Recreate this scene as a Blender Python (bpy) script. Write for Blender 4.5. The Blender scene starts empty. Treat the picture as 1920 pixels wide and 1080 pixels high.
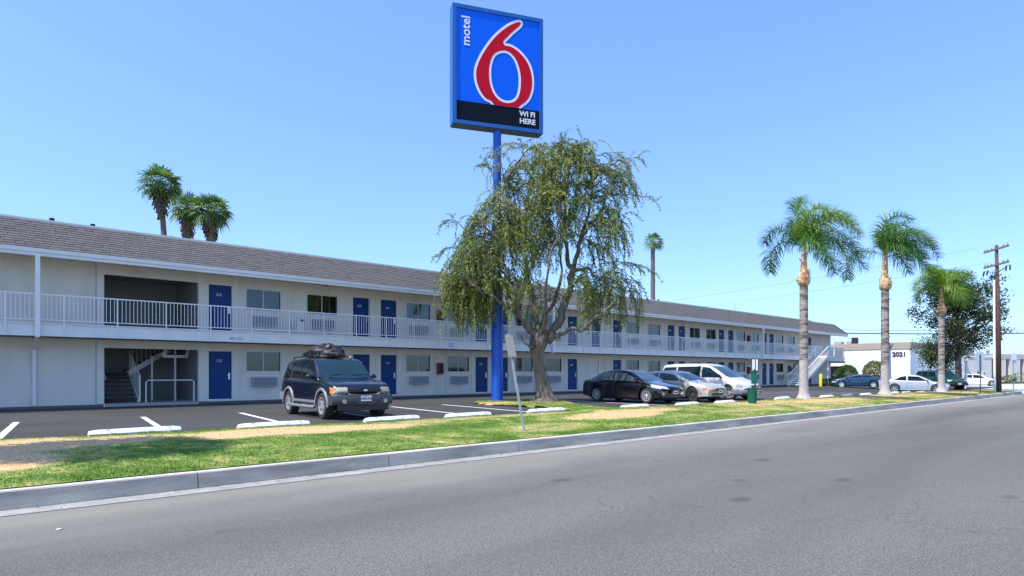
import bpy, math, random
import numpy as np
from mathutils import Vector, Matrix, noise
from mathutils.bvhtree import BVHTree
PI = math.pi
R = math.radians
sc = bpy.context.scene
col = sc.collection

# ------------------------------------------------------------------ camera
cam_d = bpy.data.cameras.new('camera')
cam = bpy.data.objects.new('camera', cam_d)
col.objects.link(cam)
cam.location = (-9.25, -28.4, 1.3)
cam.rotation_euler = (R(90), 0, R(-42.6))
cam_d.sensor_width = 36
cam_d.lens = 22.5
cam_d.shift_y = 0.0828
cam_d.clip_end = 3000
sc.camera = cam

# ------------------------------------------------------------------ light
SUN_EL, SUN_ROT = 58, -79
w = bpy.data.worlds.new('World')
sc.world = w
w.use_nodes = True
nt = w.node_tree
bg = nt.nodes['Background']
sky = nt.nodes.new('ShaderNodeTexSky')
sky.sky_type = 'NISHITA'
sky.sun_disc = False
sky.sun_elevation = R(SUN_EL)
sky.sun_rotation = R(SUN_ROT)
sky.altitude = 0
sky.air_density = 1.0
sky.dust_density = 0.7
sky.ozone_density = 2.0
hsv = nt.nodes.new('ShaderNodeHueSaturation'); hsv.inputs['Saturation'].default_value = 1.0
gam = nt.nodes.new('ShaderNodeGamma'); gam.inputs[1].default_value = 0.72
mulc = nt.nodes.new('ShaderNodeMix'); mulc.data_type = 'RGBA'; mulc.blend_type = 'MULTIPLY'; mulc.inputs[0].default_value = 1; mulc.inputs[7].default_value = (.71, .955, 1.38, 1)
nt.links.new(sky.outputs[0], gam.inputs[0]); nt.links.new(gam.outputs[0], hsv.inputs['Color']); nt.links.new(hsv.outputs[0], mulc.inputs[6]); nt.links.new(mulc.outputs[2], bg.inputs[0])
bg.inputs[1].default_value = 0.15
sun_d = bpy.data.lights.new('sun', 'SUN')
sun_d.energy = 3.0
sun_d.angle = R(0.53)
sun_d.color = (1.0, 0.95, 0.87)
sun = bpy.data.objects.new('sun', sun_d)
col.objects.link(sun)
ce = math.cos(R(SUN_EL))
sdir = Vector((math.sin(R(SUN_ROT)) * ce, math.cos(R(SUN_ROT)) * ce, math.sin(R(SUN_EL))))
sun.rotation_euler = sdir.to_track_quat('Z', 'Y').to_euler()
sun.location = sdir * 60
sc.view_settings.view_transform = 'Standard'
sc.view_settings.look = 'None'
sc.view_settings.exposure = 1.12
sc.view_settings.gamma = 1

# ------------------------------------------------------------------ helpers
class MB:
    def __init__(s):
        s.v, s.f, s.m = [], [], []
    def quad(s, a, b, c, d, m=0):
        i = len(s.v); s.v += [a, b, c, d]; s.f.append((i, i+1, i+2, i+3)); s.m.append(m)
    def poly(s, pts, m=0):
        i = len(s.v); s.v += list(pts); s.f.append(tuple(range(i, i+len(pts)))); s.m.append(m)
    def box(s, x0, x1, y0, y1, z0, z1, m=0, M=None):
        i = len(s.v)
        p = [(x0,y0,z0),(x1,y0,z0),(x1,y1,z0),(x0,y1,z0),(x0,y0,z1),(x1,y0,z1),(x1,y1,z1),(x0,y1,z1)]
        if M is not None: p = [tuple(M @ Vector(q)) for q in p]
        s.v += p
        for f in ((3,2,1,0),(4,5,6,7),(0,1,5,4),(1,2,6,5),(2,3,7,6),(3,0,4,7)):
            s.f.append(tuple(i+k for k in f)); s.m.append(m)
        return s
    def bar(s, a, b, w, h, m=0):
        a, b = Vector(a), Vector(b)
        d = b - a; L = d.length
        q = d.to_track_quat('X', 'Z')
        M = Matrix.Translation(a) @ q.to_matrix().to_4x4()
        return s.box(0, L, -w/2, w/2, -h/2, h/2, m, M)
    def tube(s, pts, rad, n=8, m=0, cap=True):
        pts = [Vector(p) for p in pts]
        if not hasattr(rad, '__len__'): rad = [rad] * len(pts)
        rings = []
        up = Vector((0, 0, 1))
        t0 = (pts[1] - pts[0]).normalized()
        x = t0.cross(up)
        if x.length < 1e-3: x = Vector((1, 0, 0))
        x.normalize()
        for k, p in enumerate(pts):
            t = (pts[min(k+1, len(pts)-1)] - pts[max(k-1, 0)]).normalized()
            x = (x - t * x.dot(t)).normalized()
            y = t.cross(x)
            i = len(s.v); rings.append(i)
            for j in range(n):
                a = 2*PI*j/n
                s.v.append(tuple(p + (x*math.cos(a) + y*math.sin(a)) * rad[k]))
        for k in range(len(rings)-1):
            a, b = rings[k], rings[k+1]
            for j in range(n):
                s.f.append((a+j, a+(j+1)%n, b+(j+1)%n, b+j)); s.m.append(m)
        if cap:
            s.f.append(tuple(rings[0]+j for j in range(n))[::-1]); s.m.append(m)
            s.f.append(tuple(rings[-1]+j for j in range(n))); s.m.append(m)
        return s
    def lathe(s, prof, n=24, m=0, M=None, jit=0, cap=True):
        rings = []
        for r, z in prof:
            i = len(s.v); rings.append(i)
            for j in range(n):
                a = 2*PI*j/n
                rr = r * (1 + (random.uniform(-jit, jit) if jit else 0))
                p = Vector((rr*math.cos(a), rr*math.sin(a), z))
                s.v.append(tuple(M @ p) if M is not None else tuple(p))
        for k in range(len(rings)-1):
            a, b = rings[k], rings[k+1]
            for j in range(n):
                s.f.append((a+j, a+(j+1)%n, b+(j+1)%n, b+j)); s.m.append(m)
        if cap:
            s.f.append(tuple(rings[0]+j for j in range(n))[::-1]); s.m.append(m)
            s.f.append(tuple(rings[-1]+j for j in range(n))); s.m.append(m)
        return s
    def grid(s, rows, m=0):
        i = len(s.v); nr, nc = len(rows), len(rows[0])
        for r in rows: s.v += [tuple(p) for p in r]
        for a in range(nr-1):
            for b in range(nc-1):
                s.f.append((i+a*nc+b, i+a*nc+b+1, i+(a+1)*nc+b+1, i+(a+1)*nc+b)); s.m.append(m)
    def mesh(s, name, mats, smooth=False, sharp=None):
        me = bpy.data.meshes.new(name)
        me.from_pydata([tuple(p) for p in s.v], [], s.f)
        for mt in (mats if isinstance(mats, (list, tuple)) else [mats]): me.materials.append(mt)
        if any(s.m): me.polygons.foreach_set('material_index', s.m)
        if smooth:
            me.shade_smooth()
            if sharp: me.set_sharp_from_angle(angle=R(sharp))
        me.update()
        return me
    def build(s, name, mats, parent=None, smooth=False, sharp=None, bevel=0):
        me = s.mesh(name, mats, smooth, sharp)
        o = bpy.data.objects.new(name, me); col.objects.link(o)
        if parent: o.parent = parent
        if bevel:
            b = o.modifiers.new('bevel', 'BEVEL'); b.width = bevel; b.segments = 2; b.limit_method = 'ANGLE'
        return o

def link(name, me, parent=None, loc=None, rz=None):
    o = bpy.data.objects.new(name, me); col.objects.link(o)
    if parent: o.parent = parent
    if loc: o.location = loc
    if rz is not None: o.rotation_euler = (0, 0, rz)
    return o
def empty(name, loc=(0, 0, 0), rz=0):
    o = bpy.data.objects.new(name, None); col.objects.link(o)
    o.location = loc; o.rotation_euler = (0, 0, rz)
    return o
def tag(o, label=None, cat=None, group=None, kind=None):
    if label: o['label'] = label
    if cat: o['category'] = cat
    if group: o['group'] = group
    if kind: o['kind'] = kind
    return o
def copy_tree(o, parent=None):
    c = o.copy(); col.objects.link(c)
    if parent: c.parent = parent
    for ch in list(o.children): copy_tree(ch, c)
    return c
def lerp(a, b, t): return a + (b-a)*t
def interp(pts, x):
    if x <= pts[0][0]: return pts[0][1]
    for (a, b), (c, d) in zip(pts, pts[1:]):
        if x <= c: return b + (d-b)*(x-a)/(c-a)
    return pts[-1][1]
def sinterp(pts, x):
    # smooth (Catmull style, clamped) interpolation
    if x <= pts[0][0]: return pts[0][1]
    if x >= pts[-1][0]: return pts[-1][1]
    for i in range(len(pts)-1):
        if x <= pts[i+1][0]:
            x0, y0 = pts[i]; x1, y1 = pts[i+1]
            d = (y1-y0)/(x1-x0)
            def slope(k):
                if k <= 0 or k >= len(pts)-1: return d
                a = (pts[k][1]-pts[k-1][1])/(pts[k][0]-pts[k-1][0])
                b = (pts[k+1][1]-pts[k][1])/(pts[k+1][0]-pts[k][0])
                return 0 if a*b <= 0 else 2*a*b/(a+b)
            m0, m1 = slope(i), slope(i+1)
            h = x1-x0; t = (x-x0)/h
            return (2*t**3-3*t*t+1)*y0 + (t**3-2*t*t+t)*h*m0 + (-2*t**3+3*t*t)*y1 + (t**3-t*t)*h*m1
def letters(name, text, size, mat_, parent, xf, extr=.003, bold=0.0, align=0.0):
    def ext(t):
        me = text_mesh('t', t, size, mat_, extr, bold, 'LEFT'); xs_ = [v.co.x for v in me.vertices]; return me, min(xs_), max(xs_)
    full = ext(text); W0 = full[2]; bpy.data.meshes.remove(full[0])
    for k, ch in enumerate(text):
        if ch == ' ': continue
        _, _, xe = ext(text[:k+1]); me, _, x1 = ext(ch)
        for v in me.vertices: v.co = xf(v.co.x + xe - x1 - W0*align, v.co.y, v.co.z)
        me.name = name; link(name, me, parent)
def text_mesh(name, s, size, mat, extr=0.004, font_bold=0.0, align='CENTER'):
    cu = bpy.data.curves.new(name, 'FONT')
    cu.body = s; cu.size = size; cu.extrude = extr; cu.offset = font_bold
    cu.align_x = align; cu.align_y = 'CENTER'; cu.resolution_u = 3
    o = bpy.data.objects.new(name, cu); col.objects.link(o)
    dg = bpy.context.evaluated_depsgraph_get()
    me = bpy.data.meshes.new_from_object(o.evaluated_get(dg))
    bpy.data.objects.remove(o); bpy.data.curves.remove(cu)
    me.materials.clear(); me.materials.append(mat)
    return me

# ------------------------------------------------------------------ materials
def newmat(name):
    m = bpy.data.materials.new(name); m.use_nodes = True
    return m, m.node_tree, m.node_tree.nodes['Principled BSDF']
def mat(name, c, rough=.6, metal=0, c2=None, scale=3, amt=None, bump=0, bscale=60, coat=0, spec=None, stretch=None, detail=5):
    """principled paint or plaster; c2 and scale give a soft mottled second tone, bump a fine relief"""
    m, nt, b = newmat(name)
    b.inputs['Roughness'].default_value = rough
    b.inputs['Metallic'].default_value = metal
    b.inputs['Coat Weight'].default_value = coat
    b.inputs['Coat Roughness'].default_value = .05
    if spec is not None: b.inputs['Specular IOR Level'].default_value = spec
    b.inputs['Base Color'].default_value = (*c, 1)
    tc = nt.nodes.new('ShaderNodeTexCoord')
    mp = nt.nodes.new('ShaderNodeMapping')
    if stretch: mp.inputs['Scale'].default_value = stretch
    nt.links.new(tc.outputs['Object'], mp.inputs[0])
    if c2:
        n = nt.nodes.new('ShaderNodeTexNoise'); n.inputs['Scale'].default_value = scale; n.inputs['Detail'].default_value = detail
        n.inputs['Roughness'].default_value = .6
        r = nt.nodes.new('ShaderNodeValToRGB')
        lo, hi = amt or (.35, .65)
        r.color_ramp.elements[0].position = lo; r.color_ramp.elements[0].color = (*c, 1)
        r.color_ramp.elements[1].position = hi; r.color_ramp.elements[1].color = (*c2, 1)
        nt.links.new(mp.outputs[0], n.inputs[0]); nt.links.new(n.outputs[0], r.inputs[0])
        nt.links.new(r.outputs[0], b.inputs['Base Color'])
    if bump:
        n2 = nt.nodes.new('ShaderNodeTexNoise'); n2.inputs['Scale'].default_value = bscale; n2.inputs['Detail'].default_value = 3
        bp = nt.nodes.new('ShaderNodeBump'); bp.inputs['Strength'].default_value = bump; bp.inputs['Distance'].default_value = .02
        nt.links.new(mp.outputs[0], n2.inputs[0]); nt.links.new(n2.outputs[0], bp.inputs['Height'])
        nt.links.new(bp.outputs[0], b.inputs['Normal'])
    return m

def asphalt(name, base, light, dark, aggregate, patch_lo, tar, stain_scale=.35):
    m, nt, b = newmat(name)
    N, Lk = nt.nodes, nt.links
    tc = N.new('ShaderNodeTexCoord')
    def noise_(scale, det=4, dist=0, st=None):
        n = N.new('ShaderNodeTexNoise'); n.inputs['Scale'].default_value = scale; n.inputs['Detail'].default_value = det
        n.inputs['Distortion'].default_value = dist
        if st:
            mp = N.new('ShaderNodeMapping'); mp.inputs['Scale'].default_value = st
            Lk.new(tc.outputs['Object'], mp.inputs[0]); Lk.new(mp.outputs[0], n.inputs[0])
        else: Lk.new(tc.outputs['Object'], n.inputs[0])
        return n
    def ramp(src, p0, c0, p1, c1):
        r = N.new('ShaderNodeValToRGB'); e = r.color_ramp.elements
        e[0].position, e[1].position = p0, p1
        e[0].color = (*c0, 1) if len(c0) == 3 else c0; e[1].color = (*c1, 1)
        Lk.new(src, r.inputs[0]); return r
    def mix(a, bb, fac, mode='MIX'):
        x = N.new('ShaderNodeMix'); x.data_type = 'RGBA'; x.blend_type = mode
        if isinstance(fac, float): x.inputs[0].default_value = fac
        else: Lk.new(fac, x.inputs[0])
        Lk.new(a, x.inputs[6])
        if isinstance(bb, tuple): x.inputs[7].default_value = (*bb, 1)
        else: Lk.new(bb, x.inputs[7])
        return x.outputs[2]
    big = ramp(noise_(stain_scale, 6, .3, (.35, 1, 1)).outputs[0], .35, dark, .65, light)
    agg = noise_(aggregate, 2)
    ag = ramp(agg.outputs[0], .34, (.50,)*3, .68, (1.5,)*3)
    c = mix(big.outputs[0], ag.outputs[0], 1.0, 'MULTIPLY')
    vo = N.new('ShaderNodeTexVoronoi'); vo.inputs['Scale'].default_value = aggregate*.55
    Lk.new(tc.outputs['Object'], vo.inputs[0])
    sp = ramp(vo.outputs['Distance'], .10, (1, 1, 1), .16, (0, 0, 0))
    n3 = ramp(noise_(aggregate*.3, 1).outputs[0], .58, (0, 0, 0), .66, (.75,)*3)
    sp2 = mix(sp.outputs[0], n3.outputs[0], 1.0, 'MULTIPLY')
    c = mix(c, tuple(min(1, 2.2*x) for x in light), sp2)
    if tar:
        v2 = N.new('ShaderNodeTexVoronoi'); v2.inputs['Scale'].default_value = .8
        mp = N.new('ShaderNodeMapping'); mp.inputs['Scale'].default_value = (.6, 1.1, 1)
        Lk.new(tc.outputs['Object'], mp.inputs[0]); Lk.new(mp.outputs[0], v2.inputs[0])
        t = ramp(v2.outputs['Distance'], .06, (.55,)*3, .13, (0, 0, 0))
        c = mix(c, tuple(x*.35 for x in dark), t.outputs[0])
        # hairline cracks, warped cell edges kept only where a slow noise allows
        wn = noise_(1.2, 4); mpw = N.new('ShaderNodeVectorMath'); mpw.operation = 'MULTIPLY_ADD'
        mpw.inputs[1].default_value = (.9, .9, .9); Lk.new(wn.outputs[1], mpw.inputs[0]); Lk.new(tc.outputs['Object'], mpw.inputs[2])
        ve = N.new('ShaderNodeTexVoronoi'); ve.feature = 'DISTANCE_TO_EDGE'; ve.inputs['Scale'].default_value = .28; Lk.new(mpw.outputs[0], ve.inputs[0])
        cr = ramp(ve.outputs['Distance'],   .0015, (.45,)*3, .004, (0, 0, 0))
        msk = ramp(noise_(.25, 2).outputs[0], .47, (0, 0, 0), .56, (1, 1, 1))
        c = mix(c, tuple(x*.35 for x in dark), mix(cr.outputs[0], msk.outputs[0], 1.0, 'MULTIPLY'))
        # dusty paler strip along the gutter and darker wheel lanes, both run along the street
        sx = N.new('ShaderNodeSeparateXYZ'); Lk.new(tc.outputs['Object'], sx.inputs[0])
        nd_ = noise_(.7, 5); ad = N.new('ShaderNodeMath'); ad.operation = 'MULTIPLY_ADD'; ad.inputs[1].default_value = 1.6; Lk.new(nd_.outputs[0], ad.inputs[0]); Lk.new(sx.outputs[1], ad.inputs[2])
        mr = N.new('ShaderNodeMapRange'); mr.inputs[1].default_value = -21.2; mr.inputs[2].default_value = -18.9; mr.inputs[3].default_value = 0; mr.inputs[4].default_value = .62; Lk.new(ad.outputs[0], mr.inputs[0])
        c = mix(c, (.27, .25, .215), mr.outputs[0])
        oil = ramp(noise_(.55, 3, .6, (.12, 1, 1)).outputs[0], .50, (0, 0, 0), .68, (.45,)*3)
        c = mix(c, tuple(x*.72 for x in dark), oil.outputs[0])
    Lk.new(c, b.inputs['Base Color'])
    b.inputs['Roughness'].default_value = .88
    b.inputs['Specular IOR Level'].default_value = .3
    bp = N.new('ShaderNodeBump'); bp.inputs['Strength'].default_value = .5; bp.inputs['Distance'].default_value = .01
    Lk.new(agg.outputs[0], bp.inputs['Height']); Lk.new(bp.outputs[0], b.inputs['Normal'])
    return m

M = {}
M['road'] = asphalt('road_asphalt', None, (.149, .145, .126), (.123, .120, .104), 75, 0, True)
M['lot'] = asphalt('lot_asphalt', None, (.066, .063, .058), (.047, .045, .042), 60, 0, False, .5)
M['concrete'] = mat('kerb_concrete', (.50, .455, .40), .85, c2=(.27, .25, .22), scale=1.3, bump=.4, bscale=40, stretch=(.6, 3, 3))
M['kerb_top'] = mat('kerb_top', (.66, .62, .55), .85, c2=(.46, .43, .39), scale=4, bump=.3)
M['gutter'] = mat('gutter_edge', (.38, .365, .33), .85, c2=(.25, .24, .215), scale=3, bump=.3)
M['apron'] = mat('pale_concrete', (.55, .54, .52), .85, c2=(.44, .43, .41), scale=.4)
M['ground'] = mat('dry_ground', (.30, .27, .23), .95, c2=(.24, .22, .18), scale=.05)
M['white_paint'] = mat('white_paint', (.80, .80, .79), .55, c2=(.70, .69, .67), scale=5, amt=(.45, .8))
M['stop'] = mat('stop_paint', (.80, .80, .78), .7, c2=(.36, .35, .34), scale=5, amt=(.54, .72), bump=.3)
M['stripe'] = mat('stripe_paint', (.72, .72, .71), .75, c2=(.3, .3, .3), scale=16, amt=(.56, .74))
M['wall'] = mat('beige_stucco', (.85, .78, .685), .9, c2=(.74, .675, .585), scale=.9, amt=(.42, .78), stretch=(1.6, 1, .5), bump=.35, bscale=90)
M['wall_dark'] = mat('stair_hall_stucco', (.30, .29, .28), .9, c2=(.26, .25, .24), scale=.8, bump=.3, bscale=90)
M['trim'] = mat('trim_paint', (.86, .80, .71), .7, c2=(.80, .75, .665), scale=3)
M['fascia'] = mat('balcony_paint', (.86, .84, .80), .55, c2=(.76, .745, .71), scale=2, amt=(.4, .75))
M['gutter_paint'] = mat('roof_gutter_paint', (.88, .86, .82), .4, c2=(.80, .78, .75), scale=2)
M['rail'] = mat('railing_paint', (.88, .87, .84), .45)
M['coping'] = mat('white_coping', (.85, .84, .82), .6)
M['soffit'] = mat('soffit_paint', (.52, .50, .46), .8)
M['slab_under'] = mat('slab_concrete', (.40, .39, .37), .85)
M['door'] = mat('blue_door_paint', (.004, .046, .18), .5, c2=(.005, .054, .21), scale=2, spec=.25)
M['door_dark'] = mat('faded_blue_door', (.10, .17, .34), .5)
M['frame'] = mat('window_frame', (.70, .70, .68), .4)
M['dark'] = mat('black_matte', (.012, .012, .014), .7)
M['room'] = mat('room_dark', (.03, .035, .035), .9)
M['curtain'] = mat('curtain_fabric', (.07, .115, .085), .9, c2=(.11, .155, .12), scale=4)
M['curtain_pale'] = mat('pale_curtain_fabric', (.34, .38, .37), .9)
M['ac'] = mat('air_conditioner_metal', (.40, .42, .45), .5, c2=(.35, .37, .40), scale=8)
M['ac_slot'] = mat('air_conditioner_slots', (.16, .17, .19), .6)
M['metal'] = mat('brushed_metal', (.6, .6, .6), .3, metal=1)
M['galv'] = mat('galvanised_steel', (.42, .43, .44), .5, metal=.4, c2=(.32, .33, .34), scale=12)
M['red'] = mat('red_cabinet', (.20, .015, .02), .4)
M['stairs'] = mat('dark_stair_tread', (.03, .03, .033), .8)
M['pole_blue'] = mat('blue_pole_paint', (.008, .085, .48), .4, c2=(.010, .10, .55), scale=1.5)
M['cab_blue'] = mat('blue_cabinet_paint', (.010, .10, .36), .4, c2=(.012, .12, .42), scale=2)
M['sign_blue'] = mat('blue_sign_face', (.001, .12, .82), .4, spec=.2, c2=(.002, .14, .70), scale=.7, amt=(.45, .8))
M['sign_red'] = mat('red_sign_print', (.58, .001, .018), .4, spec=.2)
M['sign_white'] = mat('white_sign_print', (.85, .83, .88), .35)
M['sign_black'] = mat('black_sign_panel', (.002, .006, .014), .5, spec=.15)
M['sign_under'] = mat('sign_underside', (.10, .10, .10), .7)
M['plate_white'] = mat('white_plate', (.80, .80, .78), .5)
M['ink'] = mat('dark_ink', (.02, .025, .05), .6)
M['ink_blue'] = mat('blue_ink', (.05, .13, .5), .5)
M['green'] = mat('green_plastic', (.005, .10, .07), .4, c2=(.006, .13, .085), scale=8)
M['yellow'] = mat('yellow_paint', (.85, .62, .02), .45)
M['glass'] = None
def glass_mat(name, tint, mix_fac, rough=.02):
    m, nt, b = newmat(name)
    nt.nodes.remove(b)
    out = nt.nodes['Material Output']
    t = nt.nodes.new('ShaderNodeBsdfTransparent'); t.inputs[0].default_value = (*tint, 1)
    g = nt.nodes.new('ShaderNodeBsdfGlossy'); g.inputs[1].default_value = rough; g.inputs[0].default_value = (.9, .95, 1, 1)
    f = nt.nodes.new('ShaderNodeFresnel'); f.inputs[0].default_value = 1.45
    a = nt.nodes.new('ShaderNodeMath'); a.operation = 'ADD'; a.inputs[1].default_value = mix_fac
    nt.links.new(f.outputs[0], a.inputs[0])
    x = nt.nodes.new('ShaderNodeMixShader')
    nt.links.new(a.outputs[0], x.inputs[0]); nt.links.new(t.outputs[0], x.inputs[1]); nt.links.new(g.outputs[0], x.inputs[2])
    nt.links.new(x.outputs[0], out.inputs[0])
    return m
M['glass'] = glass_mat('window_glass', (.42, .60, .52), .05)
M['car_glass'] = mat('car_glass', (.006, .009, .011), .04, spec=.5)
M['car_glass_clear'] = mat('car_glass_bluish', (.012, .035, .048), .05, spec=.6)
M['glass_light'] = mat('light_car_glass', (.07, .10, .12), .06, spec=.8)
M['tyre'] = mat('tyre_rubber', (.022, .021, .021), .8, c2=(.035, .033, .03), scale=20)
M['rim'] = mat('alloy_rim', (.50, .51, .53), .3, metal=.5)
M['chrome'] = mat('chrome', (.8, .8, .82), .12, metal=1)
M['lens'] = mat('headlight_lens', (.55, .55, .52), .08, coat=1)
M['lens_yel'] = mat('aged_headlight_lens', (.42, .40, .33), .2, coat=.6)
M['amber'] = mat('amber_lens', (.75, .22, .03), .2, coat=.5)
M['taillight'] = mat('red_tail_lens', (.30, .008, .01), .15, coat=.6)
M['black_trim'] = mat('black_trim', (.015, .015, .017), .45)
M['grey_trim'] = mat('grey_cladding', (.20, .205, .22), .5)
M['bag'] = mat('black_bag_nylon', (.006, .006, .008), .5, c2=(.014, .013, .017), scale=5, bump=.8, bscale=9)

# ------------------------------------------------------------------ ground
KERB_W = 18.9          # y = -18.9 is the kerb face
EDGE = [(-40, 12.4), (-8.2, 12.75), (-6, 13.2), (-3.5, 13.35), (0, 13.8), (5, 13.95), (9.6, 14.1), (13.4, 14.5), (23.7, 14.55), (30, 15.1), (37, 15.35), (45, 15.9), (49, 16.8), (52, 18.0)]
LAWN_END = 51.0
mb = MB()
for (x0, x1, y0, y1) in ((-900, 1500, -900, -46), (-900, 1500, -46, 1500)):
    mb.quad((x0, y0, -.6), (x1, y0, -.6), (x1, y1, -.6), (x0, y1, -.6))
tag(mb.build('ground', M['ground']), kind='structure')
mb = MB()
mb.quad((-200, -40, -.29), (300, -40, -.29), (300, -19.32, -.29), (-200, -19.32, -.29))
tag(mb.build('road', M['road']), kind='structure')
mb = MB()
# pale side-street and aprons to the right
mb.poly([(51.6, -19.32, -.286), (300, -19.32, -.286), (300, -13.5, -.283), (60, -13.0, -.283), (53.4, -15.4, -.284)])
mb.quad((60, -13.0, -.283), (300, -13.5, -.283), (300, 60, -.283), (60, 60, -.283))
tag(mb.build('concrete_pavement', M['apron']), kind='structure')
# parking lot asphalt
mb = MB()
lotpts = [(-60, 12.4)] + [(s, e) for s, e in EDGE if s > -40]
def sm(t): t = max(0, min(1, t)); return t*t*(3-2*t)
def lot_z(x, y): return -.26*sm((x-37)/9)*sm((-y-3.5)/6) if x < 66 else -.26*max(sm((-y-3.5)/6), sm((x-66)/4))
mb = MB(); rows = []
for x in [-60, -30, -20, -14] + list(np.arange(-12, 79, 1.0)):
    e0 = -interp(EDGE, x)-.9 if x < 51 else max(-18.6, -18.6+(x-51)*.55)
    if x > 60: e0 = -13.2
    rows.append([(x, lerp(e0, .2 if x < 66 else 14, j/24), lot_z(x, lerp(e0, .2 if x < 66 else 14, j/24))) for j in range(25)])
mb.grid(rows)
tag(mb.build('parking_lot', M['lot'], smooth=True), kind='structure')

# kerb: separate poured lengths with joints
def kerb_x(s): return -KERB_W - .15*max(0, (s-30)/20)**2*0
mb_top = MB()
kr = empty('kerb'); tag(kr, kind='structure')
s = -40.0
lens = []
while s < 51:
    L = 3.05
    lens.append((s+.006, s+L-.006)); s += L
for a, b in lens:
    k = MB()
    y = -KERB_W
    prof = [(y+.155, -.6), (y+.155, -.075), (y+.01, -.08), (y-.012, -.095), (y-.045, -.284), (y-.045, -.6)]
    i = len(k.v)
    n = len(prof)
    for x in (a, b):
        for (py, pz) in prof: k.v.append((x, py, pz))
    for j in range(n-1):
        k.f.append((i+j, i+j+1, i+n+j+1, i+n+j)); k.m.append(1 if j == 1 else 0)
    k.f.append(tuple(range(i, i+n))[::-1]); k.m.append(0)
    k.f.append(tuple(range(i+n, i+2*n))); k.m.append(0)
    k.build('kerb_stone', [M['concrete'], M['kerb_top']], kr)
# curved kerb return at the corner
k = MB(); rows = []
for j in range(9):
    a = R(90*j/8)
    cx, cy, rr = 51.4, -KERB_W+2.6, 2.6
    ring = []
    for (dr, z) in ((-.155, -.6), (-.155, -.075), (-.01, -.08), (.012, -.095), (.045, -.284), (.045, -.6)):
        ring.append((cx + (rr+dr)*math.sin(a), cy - (rr+dr)*math.cos(a), z))
    rows.append(ring)
k.grid(rows, 0)
k.build('kerb_return', [M['concrete']], kr)
# gutter strip
mb = MB(); mb.quad((-60, -19.33, -.286), (51, -19.33, -.286), (51, -18.93, -.30), (-60, -18.93, -.30))
tag(mb.build('gutter', M['gutter']), kind='structure')
mb = MB(); mb.quad((-60, -19.40, -.2835), (51, -19.40, -.2835), (51, -19.31, -.2835), (-60, -19.31, -.2835))
tag(mb.build('gutter_edge', M['gutter']), kind='structure')

# lawn -----------------------------------------------------------------
DRY = [(-8.6, -14.3, 2.3, 1.3, 1), (-6.8, -14.3, 1.3, .8, .9), (-10.5, -16, 3, 2.0, 1), (-8.6, -16.2, 1.2, 1.1, .9), (-3.6, -14.6, 2.1, .85, 1), (-1.2, -15.0, 1.6, .65, .95), (.4, -14.6, 1.0, .5, .6),
       (3.6, -14.45, 3.5, .4, .6), (6.4, -16.1, 2.2, .9, .95), (8.4, -15.4, 2.5, .7, .8), (17, -15.6, 3.0, .8, .7), (22, -16.2, 4, .9, .75),
       (28, -16.4, 5, 1.0, .75), (36, -16.5, 5, .9, .7), (43, -17, 5, 1, .7), (8, -8.5, 1.2, .9, .7), (2, -17.4, 1.6, .8, .5), (12.5, -17.2, 2.5, .6, .5)]
def dryness(x, y):
    v = 0
    n1 = noise.noise(Vector((x*.9, y*.9, 3.1))); n2 = noise.noise(Vector((x*2.6, y*2.6, 7.7)))
    for cx, cy, rx, ry, a in DRY:
        d = math.hypot((x-cx)/rx, (y-cy)/ry) + .35*n1 + .18*n2
        v = max(v, a*min(1, max(0, (1.25-d)/.5)))
    base = .24 + .35*n1 + .28*n2 + .3*noise.noise(Vector((x*6, y*6, 1)))
    base += .24*max(0, min(1, (x-8)/8))
    return max(0, min(1, max(v, base)))
def edge_y(s): return -interp(EDGE, s) + .10*noise.noise(Vector((s*1.3, 0, 5))) + .03*noise.noise(Vector((s*7, 0, 5)))
ISL = [(7.45, -13.2), (7.7, -12.0), (7.35, -10.6), (7.4, -9.2), (7.9, -7.3), (8.7, -6.5), (10.0, -6.0), (11.3, -6.2), (12.3, -7.4), (12.1, -8.6), (10.9, -10.2), (9.9, -11.6), (9.2, -12.9), (9.5, -13.9), (10.2, -14.7), (6.9, -14.7), (7.1, -13.9)]
def in_isl(x, y):
    c = False; n = len(ISL)
    for i in range(n):
        x0, y0 = ISL[i]; x1, y1 = ISL[(i+1) % n]
        if (y0 > y) != (y1 > y) and x < (x1-x0)*(y-y0)/(y1-y0)+x0: c = not c
    return c
def lawn_z(x, y):
    e = edge_y(x)
    t = (e - y) / max(.1, (e + KERB_W))
    if in_isl(x, y): return .05 + .02*noise.noise(Vector((x, y, 0)))
    return lerp(.035, -.065, max(0, min(1, t))**1.3) + .025*noise.noise(Vector((x*.7, y*.9, 0)))*min(1, 4*t*(1-t)+.1)
gm, gnt, gb = newmat('lawn_grass')
at = gnt.nodes.new('ShaderNodeAttribute'); at.attribute_name = 'dry'
rp = gnt.nodes.new('ShaderNodeValToRGB')
e = rp.color_ramp.elements
e[0].position = .12; e[0].color = (.12, .215, .030, 1)
e[1].position = .9; e[1].color = (.66, .43, .22, 1)
m1 = e.new(.35); m1.color = (.235, .31, .065, 1)
m2 = e.new(.58); m2.color = (.47, .41, .17, 1)
gnt.links.new(at.outputs['Fac'], rp.inputs[0])
nz = gnt.nodes.new('ShaderNodeTexNoise'); nz.inputs['Scale'].default_value = 14; nz.inputs['Detail'].default_value = 4
tcg = gnt.nodes.new('ShaderNodeTexCoord'); gnt.links.new(tcg.outputs['Object'], nz.inputs[0])
hs = gnt.nodes.new('ShaderNodeMix'); hs.data_type = 'RGBA'; hs.blend_type = 'MULTIPLY'; hs.inputs[0].default_value = 1
r2 = gnt.nodes.new('ShaderNodeValToRGB'); r2.color_ramp.elements[0].position = .3; r2.color_ramp.elements[0].color = (.6, .6, .6, 1)
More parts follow.
